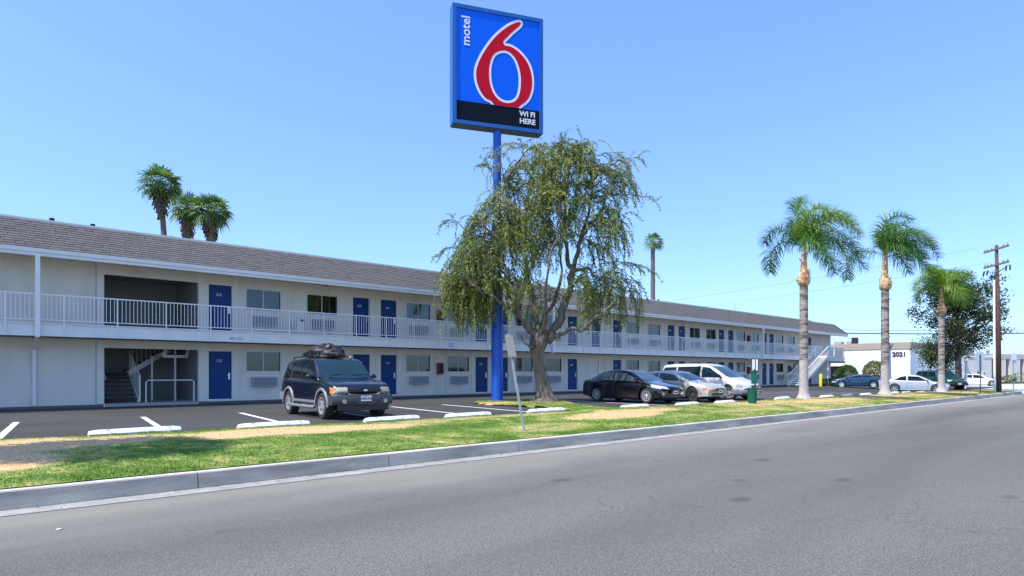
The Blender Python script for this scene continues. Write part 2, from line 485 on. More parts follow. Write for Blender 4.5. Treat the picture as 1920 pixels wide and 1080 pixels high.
r2.color_ramp.elements[1].position = .7; r2.color_ramp.elements[1].color = (1.25, 1.25, 1.25, 1)
gnt.links.new(nz.outputs[0], r2.inputs[0]); gnt.links.new(rp.outputs[0], hs.inputs[6]); gnt.links.new(r2.outputs[0], hs.inputs[7])
gnt.links.new(hs.outputs[2], gb.inputs['Base Color'])
gb.inputs['Roughness'].default_value = .8; gb.inputs['Specular IOR Level'].default_value = .2
M['grass'] = gm
def add_dry(me, vals):
    a = me.attributes.new('dry', 'FLOAT', 'POINT'); a.data.foreach_set('value', vals)
mb = MB(); vals = []
xs = list(np.arange(-40, -12, 1.0)) + list(np.arange(-12, 20, .16)) + list(np.arange(20, 51.01, .33))
rows = []
for x in xs:
    e = edge_y(x); row = []
    y1 = -KERB_W + .12
    if x > 49: y1 = -KERB_W + .12 + (1-math.sqrt(max(0, 1-((x-49)/2.4)**2)))*1.5
    for j in range(29):
        y = lerp(e, y1, j/28)
        z = lawn_z(x, y) if j else -.02
        row.append((x, y, z)); vals.append(dryness(x, y))
    rows.append(row)
mb.grid(rows)
o = mb.build('lawn', M['grass'], smooth=True); add_dry(o.data, vals); tag(o, kind='structure')
# peninsula around pole and tree
mb = MB(); vals = []
st = .22; nx0, ny0 = 7.0, -14.7
cells = {}
for i in range(26):
    for j in range(42):
        x, y = nx0+i*st, ny0+j*st
        if in_isl(x+st/2, y+st/2):
            for (a, b) in ((i, j), (i+1, j), (i+1, j+1), (i, j+1)):
                if (a, b) not in cells:
                    cells[(a, b)] = len(mb.v); X, Y = nx0+a*st, ny0+b*st
                    zz = .05 + .03*noise.noise(Vector((X, Y, 0))) if in_isl(X, Y) else .006
                    X += .09*noise.noise(Vector((X*3, Y*3, 1))); Y += .09*noise.noise(Vector((X*3, Y*3, 9)))
                    mb.v.append((X, Y, zz)); vals.append(min(1, dryness(X, Y)+.1))
            mb.f.append(tuple(cells[c] for c in ((i, j), (i+1, j), (i+1, j+1), (i, j+1)))); mb.m.append(0)
o = mb.build('planting_strip', M['grass'], smooth=True); add_dry(o.data, vals); tag(o, kind='structure')
# grass blades
random.seed(4)
def blades(n, xr, yr, hgt, wid):
    V = np.zeros((n*3, 3)); D = np.zeros(n*3); k = 0
    tries = 0
    while k < n and tries < n*4:
        tries += 1
        x = random.uniform(*xr); y = random.uniform(*yr)
        if y > edge_y(x)+.02 and not in_isl(x, y): continue
        if y < -KERB_W + .13: continue
        d = dryness(x, y)
        if d > .6 and random.random() < .45: continue
        h = hgt*random.uniform(.5, 1.3)*(1-.45*d)
        if y < -KERB_W+.5: h *= 1.35
        a = random.uniform(0, 2*PI); wx, wy = math.cos(a)*wid, math.sin(a)*wid
        lx, ly = random.gauss(0, .5)*h, random.gauss(0, .5)*h
        z = lawn_z(x, y)-.005
        V[3*k] = (x-wx, y-wy, z); V[3*k+1] = (x+wx, y+wy, z); V[3*k+2] = (x+lx, y+ly, z+h*.8)
        D[3*k:3*k+3] = max(0, min(1, d+random.gauss(0, .13)))
        k += 1
    V, D = V[:3*k], D[:3*k]
    me = bpy.data.meshes.new('grass')
    me.vertices.add(3*k); me.vertices.foreach_set('co', V.ravel())
    me.loops.add(3*k); me.loops.foreach_set('vertex_index', np.arange(3*k))
    me.polygons.add(k); me.polygons.foreach_set('loop_start', np.arange(0, 3*k, 3)); me.polygons.foreach_set('loop_total', np.full(k, 3))
    me.update(); me.materials.append(M['grass'])
    add_dry(me, D)
    o = bpy.data.objects.new('grass', me); col.objects.link(o)
    return o
g1 = blades(120000, (-10, 3), (-18.8, -12.6), .034, .006)
tag(g1, 'patchy green and tan turf nearest the camera beside the kerb', 'grass', kind='stuff')
g2 = blades(70000, (3, 16), (-18.8, -6), .04, .008)
tag(g2, 'green turf around the leaning signpost and the weeping tree', 'grass', kind='stuff')
g3 = blades(45000, (16, 50), (-18.8, -14.4), .045, .012)
tag(g3, 'yellowish turf running under the three feather palms', 'grass', kind='stuff')
# parking stripes, flat paint 4 mm above the asphalt
def stripe(x0, y0, x1, y1, w=.10, z=.004):
    z = z + min(lot_z(x0, y0), lot_z(x1, y1))*0
    if x0 > 37: z = .004 + max(lot_z(x0, y0), lot_z(x1, y1))
    d = Vector((x1-x0, y1-y0)).normalized(); n = Vector((-d.y, d.x))*w/2
    return [(x0+n.x, y0+n.y, z), (x0-n.x, y0-n.y, z), (x1-n.x, y1-n.y, z), (x1+n.x, y1+n.y, z)]
ms = empty('stall_markings'); tag(ms, kind='structure')
S0 = [-8.2, -5.25, -2.45, .35, 3.2, 5.6]
for s0 in S0:
    m_ = MB(); m_.quad(*stripe(s0-.12, -13.3, s0+.75, -7.2, .14)); m_.build('stripe', M['stripe'], ms)
for s0 in [12.4, 15.2, 18.0, 20.9, 23.7, 26.5, 29.3, 32.1, 34.9]:
    m_ = MB(); m_.quad(*stripe(s0, -13.9, s0+.5, -7.9, .12)); m_.build('stripe', M['stripe'], ms)
m_ = MB(); m_.quad(*stripe(-12, -1.95, 62, -1.95, .08)); m_.build('stripe', M['stripe'], ms)
for s0 in [21, 24, 27, 30, 33, 36]:
    m_ = MB(); m_.quad(*stripe(s0, -2.2, s0, -6.4, .10)); m_.build('stripe', M['stripe'], ms)

# ------------------------------------------------------------------ motel
mot = empty('motel_building', (27, 0, 0))
tag(mot, 'long two-storey beige motel with blue doors, white balcony railing and grey shingle roof edge', 'motel')
OFF = Vector((-27, 0, 0))
def mo(m_, name, mats, parent=None, **k):   # build in world coordinates, then re-base on the motel's origin
    m_.v = [(p[0]-27, p[1], p[2]) for p in m_.v]
    return m_.build(name, mats, parent or mot, **k)
XL, XR = -13.0, 65.0
F2 = 2.99
DOORS = [-.44, 6.25, 7.81, 14.0, 15.58, 21.8, 26.52, 33.26, 34.77, 40.9, 42.5, 48.79, 50.25, 58.9]
DW = .94
WINS = [1.12, 3.9, 9.35, 12.03, 17.08, 19.68, 28.05, 30.71, 36.39, 38.91, 44.01, 46.61, 51.7, 54.26]
WW = 1.5
LOWER_ONLY_WHITE = (23.98, 1.0)
UPPER_EXTRA = 24.2
def wall_openings(z0, z1, ops, x0, x1, y=0.0, depth=.14):
    m_ = MB()
    xs = sorted({x0, x1} | {v for o in ops for v in (o[0], o[1])})
    zs = sorted({z0, z1} | {v for o in ops for v in (o[2], o[3])})
    for a, b in zip(xs, xs[1:]):
        for c, d in zip(zs, zs[1:]):
            mx, mz = (a+b)/2, (c+d)/2
            if any(o[0] < mx < o[1] and o[2] < mz < o[3] for o in ops): continue
            m_.quad((a, y, c), (b, y, c), (b, y, d), (a, y, d))
    for (a, b, c, d) in ops:
        m_.quad((a, y, c), (a, y+depth, c), (a, y+depth, d), (a, y, d))
        m_.quad((b, y, c), (b, y, d), (b, y+depth, d), (b, y+depth, c))
        m_.quad((a, y, d), (a, y+depth, d), (b, y+depth, d), (b, y, d))
        m_.quad((a, y, c), (b, y, c), (b, y+depth, c), (a, y+depth, c))
    return m_
HALL = (-4.2, -.84)
lo = [(HALL[0], HALL[1], .12, 2.25)]; up = [(HALL[0], HALL[1], F2, 5.05)]
for d in DOORS:
    lo.append((d, d+DW, .17, 2.21)); up.append((d, d+DW, F2, 5.02))
lo.append((LOWER_ONLY_WHITE[0], LOWER_ONLY_WHITE[0]+1.0, .17, 2.21))
up.append((UPPER_EXTRA, UPPER_EXTRA+DW, F2, 5.02))
for x in WINS:
    lo.append((x, x+WW, 1.38, 2.22)); up.append((x, x+WW, 4.07, 4.95))
mo(wall_openings(.10, 2.56, lo, XL, XR), 'lower_wall', M['wall'])
mo(wall_openings(F2-.02, 5.45, up, XL, XR), 'upper_wall', M['wall'])
m_ = MB()
m_.box(XL-1, XL, 0, 10, .1, 5.5); m_.quad((XR, 0, 0), (XR, 10, 0), (XR, 10, 5.5), (XR, 0, 5.5)); m_.box(XL, XR, 10, 10.2, .1, 6.5)
mo(m_, 'side_wall', M['wall'])
m_ = MB()
m_.box(XL, HALL[0]-.01, -.03, .04, .0, .10); m_.box(HALL[1], XR, -.03, .04, .0, .10)
mo(m_, 'base_strip', mat('dark_base_concrete', (.13, .13, .135), .9))
# floors inside stair hall + inner walls
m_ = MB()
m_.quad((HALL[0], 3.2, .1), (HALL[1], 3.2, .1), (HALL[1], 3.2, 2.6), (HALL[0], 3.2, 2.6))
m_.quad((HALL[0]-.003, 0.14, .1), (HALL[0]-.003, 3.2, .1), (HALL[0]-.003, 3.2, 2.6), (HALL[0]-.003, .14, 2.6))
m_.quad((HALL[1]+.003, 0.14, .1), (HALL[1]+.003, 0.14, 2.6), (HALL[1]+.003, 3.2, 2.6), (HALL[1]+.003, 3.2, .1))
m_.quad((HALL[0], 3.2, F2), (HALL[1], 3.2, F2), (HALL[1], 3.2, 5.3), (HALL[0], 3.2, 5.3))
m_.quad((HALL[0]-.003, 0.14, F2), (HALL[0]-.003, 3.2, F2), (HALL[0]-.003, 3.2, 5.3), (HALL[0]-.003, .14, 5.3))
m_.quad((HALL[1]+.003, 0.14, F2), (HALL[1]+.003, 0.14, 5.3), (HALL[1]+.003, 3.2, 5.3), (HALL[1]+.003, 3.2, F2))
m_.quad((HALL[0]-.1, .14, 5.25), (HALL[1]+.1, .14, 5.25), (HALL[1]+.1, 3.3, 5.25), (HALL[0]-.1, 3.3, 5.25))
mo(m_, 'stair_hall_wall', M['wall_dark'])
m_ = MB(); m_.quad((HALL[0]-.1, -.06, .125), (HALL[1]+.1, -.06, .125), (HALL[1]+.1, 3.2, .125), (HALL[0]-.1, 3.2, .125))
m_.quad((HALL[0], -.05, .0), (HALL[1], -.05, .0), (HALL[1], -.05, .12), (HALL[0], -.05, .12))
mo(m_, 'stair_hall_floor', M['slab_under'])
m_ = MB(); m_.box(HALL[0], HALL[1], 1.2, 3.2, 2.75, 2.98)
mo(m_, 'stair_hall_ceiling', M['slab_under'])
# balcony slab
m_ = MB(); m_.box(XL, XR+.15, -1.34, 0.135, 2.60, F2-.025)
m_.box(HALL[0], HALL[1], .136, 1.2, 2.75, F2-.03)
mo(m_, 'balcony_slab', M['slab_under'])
m_ = MB(); m_.box(XL, XR+.16, -1.385, -1.342, 2.56, F2)
mo(m_, 'balcony_fascia', M['fascia'])
# walls: vertical trim strips, door surrounds
def door_trim(d, z0, ztop, zfull):
    t = MB()
    for xa, xb in ((d-.27, d-.10), (d+DW+.10, d+DW+.27)):
        t.box(xa, xb, -.025, -.001, z0, zfull)
    t.box(d-.098, d+DW+.098, -.035, -.001, ztop+.002, ztop+.10)
    for xa, xb in ((d-.098, d-.004), (d+DW+.004, d+DW+.098)):
        t.box(xa, xb, -.035, -.001, z0, ztop)
    return t
ALLD = [(d, 0) for d in DOORS] + [(d, 1) for d in DOORS] + [(UPPER_EXTRA, 1)]
nums = {}
ln, un = 113, 213
# one door mesh family shared by all
dl = MB(); dl.box(0, DW-.012, -.0, .04, .0, 2.02)
door_me = dl.mesh('door', M['door'])
hd = MB(); hd.box(-.035, .035, -.012, 0, -.14, .14); hd.bar((0, -.012, .03), (0, -.05, .03), .02, .02); hd.bar((0, -.05, .03), (-.10, -.05, .03), .018, .02)
hand_me = hd.mesh('handle', M['metal'])
np_ = MB(); np_.box(-.13, .13, -.006, 0, -.055, .055)
plate_me = np_.mesh('number_plate', M['ink_blue'])
nd = 0
for d, fl in sorted(ALLD):
    z0 = (.18, F2+.005)[fl]; ztop = (2.21, 5.02)[fl]; zf = (2.555, 5.44)[fl]
    mo(door_trim(d, z0-.02, ztop, zf), 'door_frame', M['trim'])
    o = link('door', door_me, mot, (d+.006-27, .05, z0))
    ajar = (fl == 1 and abs(d-6.25) < .01)
    if ajar:
        o.location = (d+.006-27, .13, z0); o['label'] = 'blue door set back in deeper shadow'
    o.scale = (1, 1, (ztop-z0-.01)/2.02)
    h = link('handle', hand_me, o, (DW-.10, -.001, .98))
    base = 13 - DOORS.index(d) if d in DOORS else 99
    if d in DOORS and base > 0:
        s_ = str((100 if fl == 0 else 200) + base)
        letters('number', s_, .15, M['plate_white'], o, lambda x, y, z: Vector((.42+x, -.006-z, 1.62+y)), .004, .003, .5)
# upper open hallway door (dark) and pale lower utility door
o = MB().box(LOWER_ONLY_WHITE[0], LOWER_ONLY_WHITE[0]+1.0, .05, .09, .17, 2.21)
od = mo(o, 'utility_door', M['trim']); od['label'] = 'pale beige unnumbered utility door'
mo(door_trim(LOWER_ONLY_WHITE[0]+.03, .15, 2.21, 2.555), 'door_frame', M['trim'])
# wall pilasters and panel joints
for (xa, xb) in ((-4.42, -4.2), (-.84, -.62)):
    m_ = MB(); m_.box(xa, xb-.001, -.03, -.001, .12, 2.555); m_.box(xa, xb-.001, -.03, -.001, F2, 5.44)
    mo(m_, 'pilaster', M['trim'])
m_ = MB()
for x in (-8.2, -4.47, 5.0, 11.9, 18.8, 25.6, 32.4, 39.9, 47.3, 56.2):
    for z0, z1 in ((.12, 2.555), (F2, 5.44)): m_.box(x, x+.018, -.004, -.001, z0, z1)
mo(m_, 'wall_joint', M['wall_dark'])
# windows
fr = MB()
for (a, b, c, d) in ((-.06, WW+.06, -.06, .0), (-.06, WW+.06, 1, 1.06)):
    pass
def win_meshes(h):
    f = MB()
    f.box(-.06, WW+.06, -.03, .03, -.06, 0); f.box(-.06, WW+.06, -.03, .03, h, h+.06)
    f.box(-.06, 0, -.03, .03, 0, h); f.box(WW, WW+.06, -.03, .03, 0, h)
    f.box(WW/2-.018, WW/2+.018, .02, .05, 0, h)
    g = MB(); g.quad((0, .035, 0), (WW, .035, 0), (WW, .035, h), (0, .035, h))
    rm = MB()
    rm.quad((-.3, .75, -.3), (WW+.3, .75, -.3), (WW+.3, .75, h+.3), (-.3, .75, h+.3))
    rm.quad((-.3, .141, -.3), (-.3, .75, -.3), (-.3, .75, h+.3), (-.3, .141, h+.3)); rm.quad((WW+.3, .141, -.3), (WW+.3, .75, -.3), (WW+.3, .75, h+.3), (WW+.3, .141, h+.3))
    rm.quad((-.3, .141, -.3), (WW+.3, .141, -.3), (WW+.3, .75, -.3), (-.3, .75, -.3)); rm.quad((-.3, .141, h+.3), (WW+.3, .141, h+.3), (WW+.3, .75, h+.3), (-.3, .75, h+.3))
    return f.mesh('window', M['frame']), g.mesh('pane', M['glass']), rm.mesh('room_lining', M['room'])
WM = {0: win_meshes(.84), 1: win_meshes(.88)}
def curtain_mesh(x0, x1, h, m_, seed):
    rnd = random.Random(seed); c = MB(); rows = [[], []]
    n = int((x1-x0)/.03); ph = rnd.uniform(0, 6)
    for i in range(n+1):
        x = lerp(x0, x1, i/n); y = .14+.03*math.sin(x*52+ph)+.015*math.sin(x*23+ph*2)
        rows[0].append((x, y, .0)); rows[1].append((x, y*.97, h))
    c.grid(rows); return c.mesh('curtain', m_, True)
rw = random.Random(8)
# per window: upper then lower curtain state 0 none(dark) 1 full 2 right half 3 left half, p pale
UPC = [2, 3, 2, 1, 1, 0, 1, 2, 1, 1, 0, 1, 1, 2]
LOC = [1, 0, 1, 1, 1, 0, 3, 3, 1, 1, 2, 3, 3, 1]
for i, x in enumerate(WINS):
    for fl in (0, 1):
        z0, h = ((1.38, .84), (4.07, .88))[fl]
        f = link('window', WM[fl][0], mot, (x-27, 0, z0))
        link('pane', WM[fl][1], f); link('room_lining', WM[fl][2], f)
        s_ = (LOC, UPC)[fl][i]
        cm_ = M['curtain_pale'] if (i, fl) in ((11, 1), (12, 0), (6, 0)) else M['curtain']
        if s_: link('curtain', curtain_mesh(*((.0, WW) if s_ == 1 else (WW*.45, WW) if s_ == 2 else (0, WW*.42)), h, cm_, i*2+fl), f)
# air conditioners
ac = MB(); ac.box(0, 1.10, -.22, 0, 0, .41)
ac_me = ac.mesh('air_conditioner', M['ac'])
gr = MB()
for k in range(9): gr.box(.05, 1.05, -.226, -.221, .05+k*.036, .068+k*.036)
gr_me = gr.mesh('grille', M['ac_slot'])
for i, x in enumerate(WINS):
    for z in (.71, 3.39):
        o = link('air_conditioner', ac_me, mot, (x+.2-27, 0, z)); link('grille', gr_me, o)
# extinguisher cabinets
for x, z in ((11.31, 1.22), (11.31, 4.08), (45.9, 1.22), (45.9, 4.08)):
    m_ = MB(); m_.box(x, x+.32, -.2, 0, z, z+.62); c = mo(m_, 'extinguisher_cabinet', M['red'])
    m_ = MB(); m_.box(x+.05, x+.27, -.206, -.201, z+.06, z+.56); mo(m_, 'cabinet_pane', M['dark'], c)
# soffit, gutter, mansard
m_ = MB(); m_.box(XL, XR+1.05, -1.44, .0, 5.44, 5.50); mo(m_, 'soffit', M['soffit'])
def gutter(x0, x1, y, z0=5.26, z1=5.53, end=False):
    g = MB()
    prof = [(y+.02, z0), (y-.07, z0+.02), (y-.075, z0+.10), (y-.11, z0+.14), (y-.115, z1), (y+.02, z1)]
    rows = [[(x0, a, b) for a, b in prof], [(x1, a, b) for a, b in prof]]
    g.grid(rows)
    g.poly([(x0, a, b) for a, b in prof]); g.poly([(x1, a, b) for a, b in prof][::-1])
    return g
mo(gutter(XL, 58.85, -1.45), 'roof_gutter', M['gutter_paint'])
mo(gutter(58.853, 65.9, -1.40), 'roof_gutter', M['gutter_paint'])
def shingles(x0, x1, ye, ze, yt, zt, hip=False, step=.30, seed=1):
    rnd = random.Random(seed); s_ = MB()
    n = 12
    dy, dz = yt-ye, zt-ze; L = math.hypot(dy, dz)
    ny, nz_ = -dz/L, dy/L
    if ny > 0: ny, nz_ = -ny, -nz_
    nz_ = abs(nz_); 
    for r in range(n):
        t0, t1 = r/n, (r+1)/n
        xe = x1 - (1.1*t0*hip)
        x = x0 - rnd.uniform(0, step)
        while x < xe:
            w_ = step*rnd.uniform(.7, 1.25)
            a, b = max(x, x0), min(x+w_-.012, xe)
            if b > a+.02:
                th = rnd.uniform(.010, .015)
                lo_ = rnd.uniform(-.008, .008)/L
                def P(xx, t, off): return (xx, ye+dy*t+ny*off, ze+dz*t+nz_*off)
                i = len(s_.v)
                s_.v += [P(a, t0+lo_, .0), P(b, t0+lo_, .0), P(a, t0+lo_, th+.006), P(b, t0+lo_, th+.006), P(a, t1+.012, .002), P(b, t1+.012, .002)]
                s_.f += [(i, i+1, i+3, i+2), (i+2, i+3, i+5, i+4), (i, i+2, i+4), (i+1, i+5, i+3)]
                k = rnd.choice((0, 0, 1, 1, 2)); s_.m += [k]*4
            x += w_
    return s_
SH = [mat('shingle_a', (.135, .128, .124), .95, c2=(.12, .113, .109), scale=30, bump=.5, bscale=200),
      mat('shingle_b', (.148, .140, .135), .95, c2=(.13, .122, .118), scale=30, bump=.5, bscale=200),
      mat('shingle_c', (.120, .114, .110), .95, c2=(.105, .10, .096), scale=30, bump=.5, bscale=200)]
o = mo(shingles(XL, 58.9, -1.50, 5.55, -.40, 6.68), 'shingles', SH); o['kind'] = 'stuff'
o = mo(shingles(58.9, 65.9, -1.44, 5.54, -.38, 6.62, hip=True, seed=5), 'shingles', SH); o['kind'] = 'stuff'
m_ = MB()
m_.quad((XL, -1.5, 5.54), (58.9, -1.5, 5.54), (58.9, -.4, 6.67), (XL, -.4, 6.67))
m_.poly([(58.9, -1.5, 5.54), (58.9, -.4, 6.67), (58.9, -.3, 5.54)])
m_.quad((58.9, -1.44, 5.53), (65.9, -1.44, 5.53), (64.8, -.38, 6.61), (58.9, -.38, 6.61))
m_.quad((65.9, -1.44, 5.53), (65.9, 10, 5.53), (64.8, 9, 6.61), (64.8, -.38, 6.61))
m_.quad((XL, -.4, 6.55), (64.8, -.38, 6.55), (64.8, 9.8, 6.55), (XL, 9.8, 6.55))
mo(m_, 'roof_deck', SH[0])
m_ = MB(); m_.box(XL, 58.9, -.40, -.25, 6.675, 6.75); m_.box(58.9, 64.8, -.38, -.25, 6.61, 6.68)
mo(m_, 'roof_coping', M['coping'])
m_ = MB(); m_.bar((58.9, -1.5, 5.57), (58.9, -.40, 6.70), .08, .05); m_.bar((65.9, -1.46, 5.56), (64.8, -.40, 6.64), .09, .05)
mo(m_, 'ridge_cap', SH[2])
# roof vents and mast
for x, h in ((-5.7, .36), (-4.4, .34), (-1.6, .27), (30.2, .4), (33.5, .35)):
    m_ = MB(); m_.lathe([(.05, 6.6), (.05, 6.75+h-.12), (.085, 6.75+h-.12), (.085, 6.75+h), (.03, 6.75+h+.01)], 10, M=Matrix.Translation((x, 1.0, 0)))
    mo(m_, 'vent_pipe', M['dark'])
m_ = MB(); m_.tube([(49.3, 3, 6.5), (49.3, 3, 8.1)], .03, 6); mo(m_, 'roof_mast', M['galv'])
# downspouts
def downspout(x):
    m_ = MB()
    m_.box(x-.065, x+.065, -1.57, -1.44, 2.52, 5.28)
    m_.bar((x, -1.50, 2.56), (x+.05, -.12, 2.16), .10, .10)
    m_.box(x, x+.10, -.14, -.04, .14, 2.2)
    m_.box(x-.03, x+.13, -.15, -.03, .30, .33); m_.box(x-.03, x+.13, -.15, -.03, 1.7, 1.73)
    return m_
for x in (-6.40, 18.9, 46.0): mo(downspout(x), 'downspout', M['rail'])
# railing, built in runs between posts
YR = -1.42
m_ = MB()
m_.box(XL, XR+.2, YR-.022, YR+.022, 3.965, 4.005)
m_.box(XL, XR+.2, YR-.016, YR+.016, 3.10, 3.13)
m_.box(XL, XR+.2, YR-.016, YR+.016, 2.985, 3.012)
m_.box(XR+.17, XR+.20, YR, 2.0, 3.965, 4.005); m_.box(XR+.17, XR+.20, YR, 2.0, 3.10, 3.13)
rail = mo(m_, 'railing', M['rail'])
bl = MB(); bl.box(-.0085, .0085, -.0085, .0085, 3.13, 3.965); bl_me = bl.mesh('baluster', M['rail'])
ps = MB(); ps.box(-.02, .02, -.02, .02, 2.70, 3.965); ps.box(-.03, .03, -.005, .034, 2.66, 2.72); ps_me = ps.mesh('railing_post', M['rail'])
px_ = [-7.26 + 1.615*k for k in range(-3, 46)]
for x in px_:
    if x < XR: link('railing_post', ps_me, rail, (x-27, YR, 0))
cnt = 0; rest = MB()
x = -8.6
while x < XR:
    if min(abs(x-p) for p in px_) > .05:
        if cnt < 290: link('baluster', bl_me, rail, (x-27, YR, 0)); cnt += 1
        else: rest.box(x-.0085, x+.0085, YR-.0085, YR+.0085, 3.13, 3.965)
    x += .1242
for k in range(14): rest.box(XR+.177, XR+.193, YR+.12+k*.13, YR+.137+k*.13, 3.13, 3.965)
o = mo(rest, 'far_balusters', M['rail'], rail); o['kind'] = 'stuff'
# stair inside the hall: first flight toward the viewer's left, then up to the right
stp = MB()
for k in range(7):
    z = .12 + .165*(k+1); y = .35 + .27*k
    stp.box(-4.15, -3.0, y, y+.29, z-.045, z)
stp.box(-4.15, -2.9, 2.24, 3.15, 1.23, 1.28)
for k in range(8):
    z = 1.28+.165*(k+1); x = -2.95+.25*k
    stp.box(x, x+.28, 2.2, 3.1, z-.045, z)
st_ = mo(stp, 'inner_stair', M['stairs']); st_['label'] = 'dark stair climbing inside the ground-floor opening'
m_ = MB()
for x in (-4.17, -2.98): mo(MB().bar((x, .3, .22), (x, 2.2, 1.32), .05, .22), 'stair_stringer', M['frame'], st_)
mo(MB().bar((-2.98, 2.17, 1.25), (-1.15, 2.17, 2.45), .05, .20), 'stair_stringer', M['frame'], st_)
m_.box(-1.6, .0-.86, 2.10, 2.2, 2.35, 2.5); m_.box(-2.2, -2.13, 1.7, 1.77, .12, 2.0)
m_.box(-1.45, -1.38, 1.15, 1.22, .125, 2.74)
m_.bar((-1.9, 1.1, 2.0), (-1.6, 1.1, 2.7), .06, .14); m_.box(-1.9, -.95, 1.05, 1.12, 1.93, 2.05)
m_.bar((-.98, 1.1, 2.0), (-.86, 1.1, 2.7), .06, .14)
mo(m_, 'landing_support', M['frame'], st_)
m_ = MB()
for k in range(4): m_.box(-1.84, -.99, 1.14+.24*k, 1.40+.24*k, 2.06+.17*k, 2.10+.17*k)
mo(m_, 'upper_tread', M['stairs'], st_)
m_ = MB()
mo(MB().tube([(-4.1, .2, 1.05), (-4.1, .9, 1.45)], .02, 6), 'wall_handrail', M['rail'], st_); m_.tube([(-2.93, .2, 1.15), (-2.93, 2.1, 2.2)], .022, 6)
for k in range(9): m_.tube([(-2.93, .3+k*.22, .35+k*.122), (-2.93, .3+k*.22, 1.2+k*.122)], .010, 5)
for k in range(9): m_.tube([(-2.8+k*.17, 2.12, 1.4+k*.112), (-2.8+k*.17, 2.12, 2.3+k*.05)], .010, 5)
m_.tube([(-2.93, .3, 1.2), (-2.93, .3, .15)], .03, 6)
mo(m_, 'stair_handrail', M['rail'], st_)
m_ = MB(); m_.tube([(-2.75, .12, .12), (-2.75, .12, .92), (-2.68, .12, 1.0), (-1.05, .12, 1.0), (-.98, .12, .92), (-.98, .12, .12)], .025, 8)
mo(m_, 'guard_rail', M['rail'])
# exterior stair at the right end
m_ = MB()
n = 15; x0, x1 = 50.9, 57.2
for k in range(n):
    x = lerp(x0, x1, k/n); z = .0 + (F2)*(k+1)/n
    m_.box(x, x+.34, -2.75, -1.6, z-.06, z); 
ex = mo(m_, 'outer_stair', M['coping'])
m_ = MB()
for y in (-2.78, -1.56): mo(MB().bar((50.8, y, .05), (57.2, y, F2-.05), .06, .26), 'stair_stringer', M['fascia'], ex)
m_.box(57.2, 58.6, -2.8, -1.42, F2-.24, F2-.01)
mo(m_, 'stair_landing', M['fascia'], ex)
for y in (-2.78, -1.56):
    m_ = MB()
    m_.tube([(50.8, y, .1), (50.8, y, 1.05), (57.2, y, F2+.95), (58.6, y, F2+.95), (58.6, y, F2)], .03, 6)
    m_.tube([(50.8, y, .4), (57.2, y, F2+.3)], .015, 6)
    for k in range(40): 
        x = lerp(50.9, 57.1, k/39); zb = lerp(.4, F2+.3, k/39); m_.tube([(x, y, zb-.1), (x, y, zb+.65)], .008, 4)
    mo(m_, 'stair_handrail', M['rail'], ex)
m_ = MB(); m_.tube([(57.5, -2.6, 0), (57.5, -2.6, 2.75)], .06, 8); mo(m_, 'stair_post', M['rail'], ex); m_ = MB(); m_.tube([(54.6, -3.0, 0), (54.6, -3.0, .95), (56.6, -3.0, .95), (56.6, -3.0, 0)], .025, 6)
mo(m_, 'guard_rail', M['rail'], ex)
# notices and lettering on the fascia, soffit lights
letters('fascia_letter', '101-113', .16, M['ink_blue'], mot, lambda x, y, z: Vector((.18-27+x, -1.388-z, 2.70+y)), .003, .002, .5)
m_ = MB(); m_.box(10.95, 11.5, -1.395, -1.387, 2.62, 2.92); c = mo(m_, 'notice_board', M['plate_white'])
m_ = MB()
for k in range(3): m_.box(11.03, 11.42, -1.399, -1.396, 2.68+k*.08, 2.705+k*.08)
mo(m_, 'notice_line', M['ink_blue'], c)
m_ = MB(); m_.box(23.6, 24.2, -1.395, -1.387, 2.66, 2.9); mo(m_, 'notice_board', M['plate_white'])
for x in (4.3, 33.6):
    m_ = MB(); m_.lathe([(.10, 5.43), (.12, 5.38), (.10, 5.28), (.03, 5.22)], 12, M=Matrix.Translation((x, -1.1, 0))); m_.box(x-.16, x-.06, -1.2, -1.05, 5.25, 5.43)
    mo(m_, 'flood_light', M['galv'])
m_ = MB(); m_.box(56.9, 58.3, -.03, -.005, 3.2, 4.9); 
# white bin on the balcony
bin_ = empty('litter_bin', (3.28, -.62, F2-.025)); tag(bin_, 'white round-topped litter bin on the upper balcony between two windows', 'litter bin')
m_ = MB(); m_.lathe([(.20, 0), (.22, .05), (.22, .60), (.21, .62)], 20); m_.build('bin_body', M['frame'], bin_, smooth=True, sharp=35)
m_ = MB(); m_.lathe([(.225, .622), (.21, .70), (.15, .78), (.05, .82)], 20); m_.build('bin_lid', M['frame'], bin_, smooth=True, sharp=35)
m_ = MB(); m_.box(-.08, .10, -.226, -.20, .64, .73); m_.build('bin_flap', M['dark'], bin_)
